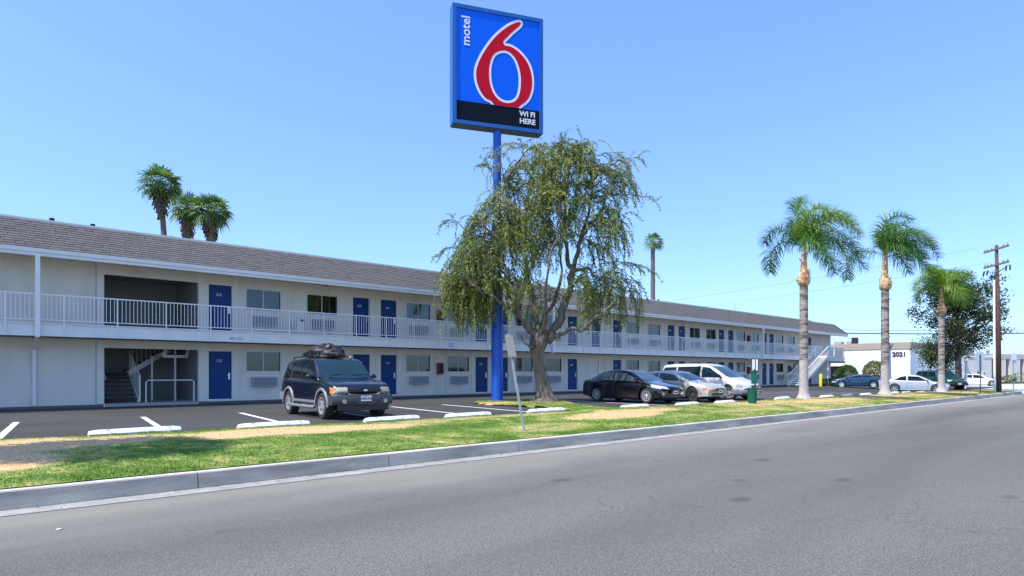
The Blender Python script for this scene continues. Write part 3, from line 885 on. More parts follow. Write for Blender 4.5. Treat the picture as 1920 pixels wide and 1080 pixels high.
# ------------------------------------------------------------------ wheel stops
def stop_mesh(seed):
    rnd = random.Random(seed); s_ = MB()
    n = 12; L = 1.75; rows = []
    for i in range(n+1):
        x = lerp(-L/2, L/2, i/n); e_ = .03 if i in (0, n) else 0
        j = lambda: rnd.uniform(-.003, .003)
        rows.append([(x, -.11+e_+j(), 0), (x, -.108+e_+j(), .045), (x, -.03+e_+j(), .125-e_*.6), (x, .03-e_+j(), .125-e_*.6), (x, .105-e_+j(), .05), (x, .11-e_, 0)])
    s_.grid(rows); s_.poly(rows[0][::-1]); s_.poly(rows[-1])
    return s_.mesh('wheel_stop', M['stop'])
stm = [stop_mesh(k) for k in range(4)]
STOPS = [(-5.9, -12.9, 'white concrete wheel stop on the far left, touching the shaded grass'),
         (-3.05, -13.25, 'white concrete wheel stop just left of the parked dark blue SUV'),
         (.1, -13.45, 'white concrete wheel stop under the front bumper of the dark blue SUV'),
         (2.6, -13.62, 'white concrete wheel stop in the empty bay right of the dark blue SUV'),
         (6.0, -13.5, 'white concrete wheel stop behind the foot of the leaning signpost'),
         (10.25, -13.95, 'shaded wheel stop in front of the black sedan'),
         (13.3, -14.25, 'wheel stop half in shade in front of the beige sedan'),
         (15.9, -14.45, 'wheel stop by the nose of the white minivan'),
         (21.9, -14.2, 'wheel stop just right of the green waste station'),
         (25.9, -14.75, 'wheel stop first to the right of the nearest feather palm'),
         (28.4, -14.85, 'wheel stop second to the right of the nearest feather palm'),
         (31.0, -14.95, 'wheel stop just left of the middle feather palm'),
         (35.3, -15.15, 'wheel stop just right of the middle feather palm'),
         (37.5, -15.2, 'wheel stop below the rear door of the silver coupe'),
         (39.8, -15.4, 'wheel stop below the front wheel of the silver coupe'),
         (44.2, -15.5, 'wheel stop right of the smallest feather palm'),
         (22.9, -14.25, None)]
for i, (x, y, lb) in enumerate(STOPS):
    if not lb: continue
    o = link('wheel_stop', stm[i % 4], None, (x, y, lot_z(x, y)), R(random.uniform(-1.5, 1.5)+3))
    tag(o, lb, 'wheel stop', 'white wheel stops along the lawn edge')

# ------------------------------------------------------------------ pylon sign
SX, SY = 9.75, -6.75
sg = empty('pylon_sign', (SX, SY, 0)); tag(sg, 'tall blue pole sign with a big red 6 above a black strip', 'sign')
m_ = MB(); m_.tube([(0, 0, -.1), (0, 0, 5.6)], .265, 28, cap=True); m_.tube([(0, 0, 5.6), (0, 0, 5.68)], [.265, .19], 28); m_.build('lower_pole', M['pole_blue'], sg, smooth=True, sharp=40)
m_ = MB(); m_.tube([(0, 0, 5.6), (0, 0, 12.7)], .185, 24); m_.build('upper_pole', M['pole_blue'], sg, smooth=True, sharp=40)
# cabinet local frame: u along width, v up, n toward the viewer.
th = R(18.5 - 42.6)
uw = Vector((math.cos(th), math.sin(th), 0)); nn = Vector((math.sin(th), -math.cos(th), 0))
W_, H_, T_ = 4.22, 5.24, .56
CZ0 = 12.20
cab_o = empty('face_frame', (0, 0, 0)) ; bpy.data.objects.remove(cab_o)
Mx = Matrix(((uw.x, -nn.x, 0, -.0), (uw.y, -nn.y, 0, 0), (0, 0, 1, CZ0), (0, 0, 0, 1)))   # local (u, depth, v): front face at depth -T/2
m_ = MB()
m_.box(-W_/2, W_/2, -T_/2+.06, T_/2-.06, 0, H_, 0, Mx)
fw = .17
for d0, d1 in ((-T_/2, -T_/2+.058), (T_/2-.058, T_/2)):
    m_.box(-W_/2, W_/2, d0, d1, 0, fw, 0, Mx); m_.box(-W_/2, W_/2, d0, d1, H_-fw, H_, 0, Mx)
    m_.box(-W_/2, -W_/2+fw, d0, d1, fw, H_-fw, 0, Mx); m_.box(W_/2-fw, W_/2, d0, d1, fw, H_-fw, 0, Mx)
m_.build('cabinet', M['cab_blue'], sg)
m_ = MB(); m_.box(-W_/2+.05, W_/2-.05, -T_/2+.07, T_/2-.07, -.05, -.002, 0, Mx); m_.build('cabinet_underside', M['sign_under'], sg)
VB = fw + .86       # top of the black strip
for sgn, dd in ((-1, -T_/2+.045), (1, T_/2-.045)):
    m_ = MB(); a, b = sorted((dd, dd+sgn*-.01)); m_.box(-W_/2+fw, W_/2-fw, a, b, VB, H_-fw, 0, Mx)
    m_.build('face_panel', M['sign_blue'], sg)
    m_ = MB(); m_.box(-W_/2+fw, W_/2-fw, a, b, fw, VB-.003, 0, Mx); m_.build('black_strip', M['sign_black'], sg)
def px2uv(x, y):       # map the studied face proportions to metres
    xa = (x-195)/667.; top = 20+.157*(x-195); bot = 908+.10*(x-195)
    return (-W_/2 + xa*W_, H_*(1-(y-top)/(bot-top)))
outer = [(680,132),(640,141),(600,160),(550,195),(500,240),(450,300),(405,368),(372,432),(352,490),(346,540),(352,600),(370,655),(396,702),(430,738),(462,752),(500,800),(560,850),(625,852),(668,815),(700,782),(740,752),(770,712),(788,660),(795,600),(790,540),(775,480),(750,430),(715,385),(680,352),(640,326),(605,312),(576,308),(602,278),(640,238),(685,200),(702,180),(709,158),(700,140)]
inner = [(568,380),(530,388),(500,412),(482,455),(473,510),(474,570),(482,620),(500,668),(528,706),(562,728),(598,733),(632,724),(656,700),(670,660),(677,600),(675,545),(664,490),(645,440),(617,402),(592,385)]
def closed(pts): return [Vector(px2uv(*p)) for p in pts]
def smooth_loop(P, k=4):
    out = []; n = len(P)
    for i in range(n):
        p0, p1, p2, p3 = P[i-1], P[i], P[(i+1) % n], P[(i+2) % n]
        for j in range(k):
            t = j/k
            out.append(.5*((2*p1)+(p2-p0)*t+(2*p0-5*p1+4*p2-p3)*t*t+(3*p1-p0-3*p2+p3)*t**3))
    return out
def offset(P, d):
    n = len(P); out = []
    ar = sum(P[i].x*P[(i+1) % n].y-P[(i+1) % n].x*P[i].y for i in range(n))
    sg_ = 1 if ar > 0 else -1
    for i in range(n):
        t = (P[(i+1) % n]-P[i-1]).normalized()
        out.append(P[i] + Vector((-t.y, t.x))*d*sg_)
    return out
def flat_shape(name, loops, mt, depth, clipv=None, thick=.004, parent=None, mir=1):
    cu = bpy.data.curves.new(name, 'CURVE'); cu.dimensions = '2D'; cu.fill_mode = 'BOTH'; cu.extrude = thick
    for lp in loops:
        sp = cu.splines.new('POLY'); sp.points.add(len(lp)-1); sp.use_cyclic_u = True
        for p, q_ in zip(sp.points, lp): p.co = (q_.x, max(q_.y, clipv) if clipv is not None else q_.y, 0, 1)
    o = bpy.data.objects.new(name, cu); col.objects.link(o)
    dg = bpy.context.evaluated_depsgraph_get(); me = bpy.data.meshes.new_from_object(o.evaluated_get(dg))
    bpy.data.objects.remove(o)
    for v in me.vertices: v.co = Mx @ Vector((v.co.x*mir, depth + v.co.z, v.co.y))
    me.materials.clear(); me.materials.append(mt)
    return link(name, me, parent or sg)
O_, I_ = smooth_loop(closed(outer)), smooth_loop(closed(inner))
clip = VB+.004
for mir, d0 in ((1, -T_/2+.034), (-1, T_/2-.034)):
    w1 = flat_shape('numeral_outline', [O_, I_], M['sign_white'], d0, clip, .003, mir=mir)
    flat_shape('numeral', [offset(O_, .105), offset(I_, -.105)], M['sign_red'], d0-.008*mir, clip, .003, mir=mir)
def place_text(s_, size, u, v, rot, mt, bold, name='lettering'):
    def xf(x, y, z):
        if rot: x, y = -y, x
        return Mx @ Vector((u+x, -T_/2+.030+z, v+y))
    letters('letter', s_, size, mt, sg, xf, .003, bold)
place_text('motel', .56, -1.50, 3.46, True, M['sign_white'], .006)
place_text('WI FI', .33, .98, .80, False, M['sign_white'], .009)
place_text('HERE', .33, .98, .47, False, M['sign_white'], .009)

# ------------------------------------------------------------------ leaning signpost
lp = empty('leaning_signpost', (.95, -17.75, lawn_z(.95, -17.75)))
tag(lp, 'bent-over grey street signpost leaning left with the blank back of its plate showing', 'signpost')
top_w = Vector((-.40, -.05, 2.28))
camr = Vector((.736, -.677, 0)); camf = Vector((.677, .736, 0))
tip = camr*(-.40) + camf*(.62) + Vector((0, 0, 2.28))
m_ = MB()
ax = tip.normalized(); sx_ = ax.cross(camf).normalized(); 
m_.bar((0, 0, -.1), tuple(tip), .05, .03); m_.build('post', M['galv'], lp)
pm = Matrix.Translation(tip*.865) @ Matrix((( *sx_, 0), (*(-sx_.cross(ax)), 0), (*ax, 0), (0, 0, 0, 1))).transposed() @ Matrix.Rotation(R(35), 4, 'Z')
m_ = MB(); m_.box(-.115, .115, .025, .031, -.28, .28, 0, pm); m_.build('sign_plate', mat('aged_plate_back', (.36, .34, .27), .6, c2=(.30, .28, .23), scale=9), lp, bevel=.002)
m_ = MB()
for z in (-.15, .15): m_.box(-.03, .03, .016, .024, z-.02, z+.02, 0, pm)
m_.build('bracket', M['galv'], lp)

exec_after = []
# ------------------------------------------------------------------ weeping tree
def loc(r, f, z): return camr*r + camf*f + Vector((0, 0, z))
def px(x, y, f=0.0): return loc((x-1022)/43.0*(1+f/28), f, 0) + Vector((0, 0, (755-y)/43.0))
def weeping_tree():
    rnd = random.Random(21)
    root = empty('weeping_tree', (10.67, -8.87, .0))
    tag(root, 'weeping tree with hanging olive-green strands and a thick knotted trunk beside the blue pole', 'tree')
    t = MB(); nodes = []
    # fluted trunk
    def limb(pts, r0, r1, n=9, wob=.10):
        P = []; K = len(pts)
        for i in range(K-1):
            a, b = pts[i], pts[i+1]
            for j in range(4):
                p = a.lerp(b, j/4)
                P.append(p + Vector((rnd.uniform(-wob, wob), rnd.uniform(-wob, wob), rnd.uniform(-wob, wob)))*(1 if j or i else 0))
        P.append(pts[-1])
        rad = [lerp(r0, r1, (i/(len(P)-1))**.8)*rnd.uniform(.9, 1.12) for i in range(len(P))]
        t.tube(P, rad, n)
        for i, p in enumerate(P):
            if i > 2: nodes.append((p, rad[i]))
        return P
    rows = []
    tr = [(0, 0.06, .60), (.0, .12, .46), (-.02, .35, .345), (-.10, .8, .275), (-.20, 1.3, .25), (-.30, 1.8, .25), (-.33, 2.15, .29), (-.30, 2.5, .40), (-.22, 2.85, .42), (-.15, 3.1, .28), (-.1, 3.3, .12)]
    for (r_, z, rad) in tr:
        ring = []
        for j in range(28):
            a = 2*PI*j/28
            fl = 1 + (.16 if z < 1 else .08)*math.sin(a*5+z*1.2) + .10*noise.noise(Vector((math.cos(a)*2, math.sin(a)*2, z*2.2)))
            if z > 2.2: fl += .35*noise.noise(Vector((math.cos(a)*1.7, math.sin(a)*1.7, z*2.5+4)))
            if z < .3: fl += .35*max(0, math.sin(a*3+.6))
            c_ = loc(r_, 0, z - (.12 if z < .1 else 0)); ring.append(c_ + Vector((math.cos(a), math.sin(a), 0))*rad*fl)
        rows.append(ring + [ring[0]])
    t.grid(rows)
    c = px(1008, 640)
    limb([c, px(978, 600, -.3), px(960, 560, -.6), px(946, 515, -.7), px(930, 465, -.8), px(905, 425, -1)], .20, .045)
    limb([c, px(1003, 590, .5), px(992, 520, .9), px(985, 450, 1.0), px(990, 370, 1.0), px(1000, 310, .8)], .18, .035)
    C_ = limb([px(1025, 640), px(1052, 595, -.1), px(1068, 550), px(1075, 500), px(1088, 445), px(1105, 400), px(1112, 340)], .21, .035)
    limb([px(1070, 530), px(1068, 480, .5), px(1060, 420, .8), px(1065, 350, 1.0), px(1070, 300, 1.0)], .12, .03)
    limb([px(1028, 632), px(1056, 623, -.5), px(1085, 620, -.8), px(1120, 600, -1.0), px(1155, 565, -1.2)], .12, .035)
    limb([px(1075, 505), px(1098, 508, -.4), px(1125, 530, -.8), px(1160, 545, -1)], .08, .03)
    limb([px(970, 585), px(940, 575, -1), px(910, 560, -1.6), px(880, 545, -1.8)], .10, .03)
    limb([px(1015, 640), px(1022, 600, -.8), px(1018, 550, -1.4), px(1030, 490, -1.8), px(1048, 430, -1.7)], .10, .02)
    limb([px(1015, 640), px(1020, 600, 1), px(1050, 540, 2), px(1060, 470, 2.6), px(1040, 400, 2.6)], .14, .03)
    limb([px(960, 560), px(950, 510, 1), px(945, 450, 2), px(935, 400, 2.2)], .09, .025)
    limb([px(985, 450, 1), px(960, 400, 0), px(945, 350, -.5)], .07, .02)
    limb([px(1088, 445), px(1120, 400, .8), px(1150, 340, 1.1), px(1165, 300, 1.1)], .06, .02)
    # dead snag stubs at the knot
    limb([px(1000, 650, -.3), px(985, 645, -.5), px(975, 630, -.6)], .07, .03)
    lf = MB(); tw = MB()
    def leaf(p, d, L, wd, m_):
        s_ = Vector((rnd.uniform(-1, 1), rnd.uniform(-1, 1), rnd.uniform(-.3, .3)))
        s_ = d.cross(s_)
        if s_.length < 1e-3: return
        s_ = s_.normalized()*wd
        q_ = p + d*L*.5
        lf.quad(tuple(p), tuple(q_+s_), tuple(p+d*L), tuple(q_-s_), m_)
    def strand(p, d, n, step, tone):
        pts = [p]
        for k in range(n):
            d = (d + Vector((rnd.uniform(-.18, .18), rnd.uniform(-.18, .18), -.30))).normalized()
            p = p + d*step; pts.append(p)
            for q_ in range(4):
                o_ = Vector((rnd.uniform(-1, 1), rnd.uniform(-1, 1), rnd.uniform(-.9, .5))).normalized()
                ld = (d*.9 + o_*.75).normalized()
                leaf(p - d*rnd.uniform(0, step), ld, rnd.uniform(.11, .20), rnd.uniform(.011, .018), min(2, max(0, tone + rnd.choice((-1, 0, 0, 1)))))
        tw.tube(pts, [.006]*(len(pts)-1)+[.003], 3, cap=False)
    blobs = [(1000, 350, 60, 46, 38, 2.0), (1060, 320, 62, 42, 34, 2.0), (940, 412, 55, 46, 40, 2.1), (890, 472, 38, 44, 28, 1.7), (965, 465, 58, 55, 32, 2.1), (1045, 410, 58, 55, 36, 2.2),
             (1130, 340, 50, 45, 26, 1.6), (1135, 440, 40, 50, 22, 1.6), (880, 530, 36, 38, 26, 1.6), (1105, 530, 44, 34, 20, 1.4), (1160, 540, 36, 28, 8, 1.0), (912, 545, 46, 30, 22, 1.6), (1000, 535, 50, 36, 8, 2.0), (985, 300, 60, 22, 12, 1.6), (1085, 290, 65, 18, 14, 1.5), (852, 510, 16, 45, 8, 1.0)]
    for bx, by, rx, ry, cnt, fd in blobs:
        for k in range(int(cnt*1.12)):
            while True:
                u, v, w2 = rnd.uniform(-1, 1), rnd.uniform(-1, 1), rnd.uniform(-1, 1)
                if .1 < u*u+v*v+w2*w2 < 1: break
            T = px(bx+u*rx, by+v*ry, w2*fd)
            nb = min(nodes, key=lambda q_: (q_[0]-T).length + (0 if q_[0].z < T.z+.3 else 1.5))[0]
            mid = nb.lerp(T, .5) + Vector((0, 0, .22*(T-nb).length)) + Vector((rnd.uniform(-.2, .2), rnd.uniform(-.2, .2), 0))
            P = [nb, nb.lerp(mid, .5)+Vector((0, 0, .05)), mid, mid.lerp(T, .55)+Vector((0, 0, .06)), T]
            tw.tube(P, [.022, .018, .014, .010, .007], 4, cap=False)
            out = (T - nb); out.z *= .4
            out = out.normalized() if out.length > .01 else Vector((1, 0, 0))
            tone = rnd.choice((0, 1, 1, 2))
            for j in range(rnd.choice((3, 4, 5, 5))):
                d = (out + Vector((rnd.gauss(0, .5), rnd.gauss(0, .5), rnd.uniform(-.1, .9)))).normalized()
                low = max(0, min(1, (by-300)/260))
                st_ = P[rnd.choice((2, 3, 4, 4, 4))]
                n_ = int(rnd.uniform(7, 12) + low*rnd.uniform(2, 11))
                zmin = 2.95
                n_ = min(n_, int(max(4, (st_.z-zmin)/.11)))
                strand(st_, d, n_, .125, tone)
            # bushy tuft
            for j in range(26):
                o_ = Vector((rnd.gauss(0, 1), rnd.gauss(0, 1), rnd.gauss(.1, .7))).normalized()
                leaf(T + o_*rnd.uniform(0, .22), (o_ + Vector((0, 0, -.3))).normalized(), rnd.uniform(.11, .20), .018, tone)
    # airy outliers
    for (x0, y0, x1, y1, f) in ((1100, 380, 1228, 384, -.5), (1120, 500, 1222, 515, -.6), (1110, 480, 1205, 545, 0), (1120, 330, 1195, 298, 0), (1060, 300, 1055, 268, 0), (985, 320, 978, 280, 0), (930, 360, 915, 312, 0), (870, 430, 838, 420, 0), (860, 470, 826, 480, 0), (1100, 300, 1160, 285, .5), (1150, 500, 1195, 500, .4)):
        a, b = px(x0, y0, f), px(x1, y1, f)
        mid = a.lerp(b, .6) + Vector((0, 0, .25)); P = [a, a.lerp(mid, .6)+Vector((0, 0, .08)), mid, mid.lerp(b, .6)+Vector((0, 0, .08)), b]
        tw.tube(P, [.022, .016, .011, .008, .005], 4, cap=False)
        dd = (b-a).normalized()
        for k in range(9):
            t_ = .25+.75*k/8; i_ = min(3, int(t_*4)); q_ = P[i_].lerp(P[i_+1], t_*4-i_)
            strand(q_, (dd + Vector((rnd.gauss(0, .4), rnd.gauss(0, .4), rnd.uniform(-.2, .6)))).normalized(), rnd.randint(3, 6), .12, 1)
    bark = mat('grey_fissured_bark', (.085, .065, .05), .95, c2=(.21, .18, .15), scale=2.2, bump=1.0, bscale=5, stretch=(3, 3, .7))
    t.build('trunk', bark, root, smooth=True)
    o = tw.build('twigs', mat('twig_bark', (.075, .058, .04), .9), root); o['kind'] = 'stuff'
    L3 = [leaf_mat('olive_leaf_dark', (.06, .09, .022), .12), leaf_mat('olive_leaf', (.17, .225, .045), .15), leaf_mat('olive_leaf_yellow', (.34, .37, .09))]
    o = lf.build('crown', L3, root); o['kind'] = 'stuff'
def leaf_mat(name, c, tr=.25, rough=.5):
    m, nt, b = newmat(name)
    b.inputs['Base Color'].default_value = (*c, 1); b.inputs['Roughness'].default_value = rough; b.inputs['Specular IOR Level'].default_value = .35
    t = nt.nodes.new('ShaderNodeBsdfTranslucent'); t.inputs[0].default_value = (c[0]*1.3, c[1]*1.5, c[2]*.8, 1)
    x = nt.nodes.new('ShaderNodeMixShader'); x.inputs[0].default_value = tr
    nt.links.new(b.outputs[0], x.inputs[1]); nt.links.new(t.outputs[0], x.inputs[2]); nt.links.new(x.outputs[0], nt.nodes['Material Output'].inputs[0])
    return m
weeping_tree()

# ------------------------------------------------------------------ feather palms
LFP = [leaf_mat('palm_leaf', (.06, .17, .035), .3, .4), leaf_mat('palm_leaf_yellow', (.20, .31, .045), .3, .4), leaf_mat('palm_leaf_deep', (.035, .11, .03), .25, .4)]  # second tone is a yellower leaf green, third a deeper one
RACH = mat('palm_rachis', (.22, .27, .07), .6)
RING = mat('ringed_palm_bark', (.36, .32, .29), .9, c2=(.12, .10, .09), scale=2.4, amt=(.44, .60), bump=.6, bscale=30, stretch=(.6, .6, 3.0))
PALE = mat('whitened_palm_base', (.47, .44, .42), .9, c2=(.34, .31, .29), scale=5, bump=.4, bscale=20)
BOOT = mat('orange_palm_fibre', (.36, .17, .06), .95, c2=(.66, .50, .34), scale=7, amt=(.42, .58), bump=1, bscale=14)
def frond(base, az, el, L, sway, rnd, tone, droop=1.0, leafL=.92):
    f = MB(); pts = []; p = base.copy(); n = 22
    d = Vector((math.cos(az)*math.cos(el), math.sin(az)*math.cos(el), math.sin(el)))
    pts.append(p.copy()); dirs = [d.copy()]
    for k in range(n):
        d = (d + Vector((0, 0, -.125*droop*(.15+k/n*1.7))) + sway*.04).normalized()
        p = p + d*(L/n); pts.append(p.copy()); dirs.append(d.copy())
    rad = [lerp(.028, .005, k/n) for k in range(n+1)]
    f.tube(pts, rad, 5, 1, cap=False)
    m_ = 125
    for k in range(m_):
        t = .12+.88*k/m_; i = min(n-1, int(t*n)); q_ = pts[i].lerp(pts[i+1], t*n-i); dd = dirs[i]
        side = dd.cross(Vector((0, 0, 1)))
        if side.length < .05: side = Vector((1, 0, 0))
        side.normalize(); upv = side.cross(dd)
        LL = leafL*math.sin(PI*min(1, .18+.75*t))**.6*rnd.uniform(.8, 1.15)
        for sg_ in (-1, 1):
            ld = (side*sg_*rnd.uniform(.55, 1.05) + dd*rnd.uniform(.35, .9) + upv*rnd.uniform(-.7, .95)).normalized()
            w0 = rnd.uniform(.0085, .0135)
            wv = ld.cross(upv).normalized()*w0
            a = q_; b = q_ + ld*LL*.45; ld2 = (ld + Vector((0, 0, -.62))+sway*.2).normalized(); c_ = b + ld2*LL*.35; ld3 = (ld2 + Vector((0, 0, -.9))).normalized(); e_ = c_ + ld3*LL*.3
            mm = 0 if tone == 0 else 2
            i0 = len(f.v)
            f.v += [tuple(a-wv), tuple(a+wv), tuple(b+wv), tuple(b-wv), tuple(c_+wv*.8), tuple(c_-wv*.8), tuple(e_)]
            f.f += [(i0, i0+1, i0+2, i0+3), (i0+3, i0+2, i0+4, i0+5), (i0+5, i0+4, i0+6)]
            f.m += [0, 0, 0]
    return f
def feather_palm(x, y, H, label, seed, nf, size, r0, boots=True, spear=True, lean=(0, 0), pale=1.5, swayk=1.0, yellower=False):
    rnd = random.Random(seed)
    root = empty('feather_palm', (x, y, -.0)); tag(root, label, 'palm tree', 'feather palms on the lawn strip')
    zg = lawn_z(x, y)
    tp = MB(); prof = []
    z = -.1
    ax = lambda z_: Vector((lean[0]*(z_/H)**1.5, lean[1]*(z_/H)**1.5, 0))
    def ringrow(z_, r_, nn_=20):
        c_ = ax(max(0, z_)); return [c_ + Vector((math.cos(2*PI*j/nn_)*r_, math.sin(2*PI*j/nn_)*r_, z_+zg)) for j in range(nn_+1)]
    rows = []; z = -.15
    while z < pale:
        fl = r0*(1+.85*math.exp(-max(0, z)*5.5)); rows.append(ringrow(z, fl*rnd.uniform(.985, 1.015))); z += .07
    tp.grid(rows); tp.build('trunk_base', PALE, root, smooth=True)
    rows = []; zz = z-.07; k = 0
    while zz < H*.765:
        r_ = r0*lerp(1.0, .90, zz/H)
        rows.append(ringrow(zz, r_*1.03)); rows.append(ringrow(zz+.06, r_*.985)); rows.append(ringrow(zz+.10, r_*.99)); zz += rnd.uniform(.11, .16)
    t2 = MB(); t2.grid(rows); t2.build('trunk', RING, root, smooth=True)
    # fibrous bulge and neck
    rows = []; h0 = zz-.1
    pr = [(0, r0*.92), (.03, r0*1.2), (.12, r0*1.42), (.30, r0*1.45), (.44, r0*1.15), (.56, r0*.82), (.85, r0*.72), (1.15, r0*.62), (1.5, r0*.5)]
    sc_ = (H-h0)/1.5
    for dz, r_ in pr:
        ring = []
        for j in range(19):
            a = 2*PI*(j % 18)/18; rr = r_*(1+.25*noise.noise(Vector((math.cos(a)*3, math.sin(a)*3, dz*6+seed))))
            ring.append(ax(h0) + Vector((math.cos(a)*rr, math.sin(a)*rr, h0+dz*sc_+zg)))
        rows.append(ring)
    b_ = MB(); b_.grid(rows)
    for k in range(16):
        a = rnd.uniform(0, 2*PI); dz = rnd.uniform(.1, 1.3)
        r_ = sinterp(pr, dz); p0 = ax(h0)+Vector((math.cos(a)*r_, math.sin(a)*r_, h0+dz*sc_+zg)); p1 = p0 + Vector((math.cos(a)*.10, math.sin(a)*.10, rnd.uniform(.05, .22)))
        b_.tube([p0, p1], [.035, .012], 5)
    b_.build('boot_bulge', BOOT, root, smooth=True)
    top = ax(H)+Vector((0, 0, H+zg))
    sway = camr*swayk
    for k in range(nf):
        az = 2*PI*k/nf*1.0 + rnd.uniform(-.25, .25); el = rnd.uniform(.75, 1.3) if k % 4 else rnd.uniform(.3, .6)
        tone = rnd.choice((0, 0, 2, 1))
        f = frond(top + Vector((0, 0, rnd.uniform(-.1, .15))), az, el, size*rnd.uniform(.85, 1.1), sway, rnd, tone, 1.15)
        tone = tone if not yellower else rnd.choice((1, 1, 0))
        f.build('frond', [LFP[tone], RACH], root)
    if spear:
        s_ = MB(); s_.tube([top, top+Vector((.02, 0, size*.5)), top+Vector((.0, .03, size*.95))], [.07, .06, .012], 6)
        s_.build('spear_leaf', mat('pale_spear', (.42, .50, .22), .6), root)
camr = Vector((.736, -.677, 0)); camf = Vector((.677, .736, 0))
feather_palm(22.6, -14.95, 7.35, 'nearest feather palm with an orange bulge under its crown, right of the green waste station', 3, 15, 3.25, .205, swayk=1.1, pale=1.95)
feather_palm(32.2, -15.6, 8.1, 'middle feather palm of the row, left of the silver coupe', 11, 15, 3.4, .225, swayk=1.8, pale=1.7)
feather_palm(41.0, -16.3, 6.9, 'smallest and yellowest feather palm, in front of the silver coupe bonnet', 17, 13, 2.35, .20, swayk=.5, pale=1.2, spear=False, yellower=True)
# the palm left of the frame whose shadow falls across the lawn
# ------------------------------------------------------------------ fan palms
FAN = [leaf_mat('fan_leaf', (.06, .13, .035), .25, .45), leaf_mat('fan_leaf_sunlit_tint', (.20, .30, .085), .25, .45)]  # second tone has sunlight put into its colour, likelier on upper fans
SKIRT = mat('dry_fan_skirt', (.11, .08, .055), .95, c2=(.19, .14, .09), scale=4)
FTR = mat('fan_palm_bark', (.19, .15, .13), .95, c2=(.11, .085, .075), scale=4, bump=.6, bscale=10)
def fan_palm(x, y, H, cr, label, seed, skirt=2.5, lean=(0, 0), rt=.28, n=52, sparse=False, group=None):
    rnd = random.Random(seed)
    root = empty('fan_palm', (x, y, -.05)); tag(root, label, 'palm tree', group)
    top = Vector((lean[0], lean[1], H))
    t = MB(); P = [Vector((lean[0]*(k/12)**1.6, lean[1]*(k/12)**1.6, H*k/12)) for k in range(13)]
    t.tube(P, [rt*lerp(1.25, .85, k/12) for k in range(13)], 12); t.build('trunk', FTR, root, smooth=True)
    c = MB()
    def fan(p, d, R_, m_, folds=11, droop=.25):
        side = d.cross(Vector((0, 0, 1)));
        if side.length < .05: side = Vector((1, 0, 0))
        side.normalize(); nv = side.cross(d)
        for j in range(folds):
            a0 = lerp(-1.9, 1.9, j/folds); a1 = lerp(-1.9, 1.9, (j+.72)/folds)
            q0 = d*math.cos(a0)+side*math.sin(a0); q1 = d*math.cos(a1)+side*math.sin(a1)
            r_ = R_*rnd.uniform(.8, 1.08)
            b0 = p+q0*r_*.55; b1 = p+q1*r_*.55+nv*.05; e_ = p+(q0+q1)*.5*r_ - Vector((0, 0, r_*droop))
            c.quad(tuple(p), tuple(b0), tuple(e_), tuple(b1), m_)
    for k in range(n):
        u = k/n; az = k*2.39996; el = lerp(1.35, -.75, u**.9) + rnd.uniform(-.12, .12)
        d = Vector((math.cos(az)*math.cos(el), math.sin(az)*math.cos(el), math.sin(el)))
        pl = cr*rnd.uniform(.42, .62); e_ = top + d*pl - Vector((0, 0, .1*cr*(1-u)))
        c.tube([top, top+d*pl*.6, e_], [.035, .025, .02], 4, 0, cap=False)
        fan(e_, (d+Vector((0, 0, -.25))).normalized(), cr*rnd.uniform(.42, .56), 1 if (rnd.random() < .5-.3*u) else 0, 11, .12+.25*u)
    c.build('crown', FAN, root)
    s_ = MB()
    if skirt > .1:
        for k in range(int(200*skirt/2.5)):
            az = rnd.uniform(0, 2*PI); z0 = -rnd.uniform(0, skirt)
            rr = rt+cr*.34*(1+z0/skirt*.75)*rnd.uniform(.5, 1.1)
            ctr = Vector((lean[0]*(z0/H)*1.6, lean[1]*(z0/H)*1.6, 0))
            p0 = top+ctr+Vector((math.cos(az)*rr*.5, math.sin(az)*rr*.5, z0)); p1 = top+ctr+Vector((math.cos(az)*rr, math.sin(az)*rr, z0-rnd.uniform(.5, 1.1)))
            sd = Vector((-math.sin(az), math.cos(az), 0))*rnd.uniform(.08, .22)
            s_.quad(tuple(p0-sd*.3), tuple(p0+sd*.3), tuple(p1+sd), tuple(p1-sd))
        s_.build('skirt', SKIRT, root)
def P2w(pxx, t):      # pixel column + distance, used only to place far trees
    u = (pxx-960)/1200.
    return (-9.25+(.6769+u*.7361)*t, -28.4+(.7361-u*.6769)*t)
fan_palm(9.0, 42.0, 20.3, 2.5, 'tallest fan palm behind the roof, leaning away from the other two', 2, 2.6, lean=(-.8, .75), group='fan palms behind the motel roof')
fan_palm(9.9, 39.6, 17.4, 2.1, 'fan palm behind the roof, in the middle of the cluster of three', 5, 2.3, group='fan palms behind the motel roof')
fan_palm(11.3, 37.1, 17.1, 2.3, 'fan palm behind the roof, rightmost and spreading widest of the cluster', 9, 2.3, group='fan palms behind the motel roof')
fan_palm(74.6, 30.3, 21.8, 2.0, 'lone slender fan palm with a bare pinkish trunk rising behind the roof', 14, 0, rt=.36, n=30)
# palm standing beyond the left edge of the picture (its shadow crosses the lawn)
fan_palm(-14.2, -14.2, 12.0, 2.1, 'fan palm outside the frame that throws the shadow on the far left of the lawn', 31, .6, rt=.16, n=52)

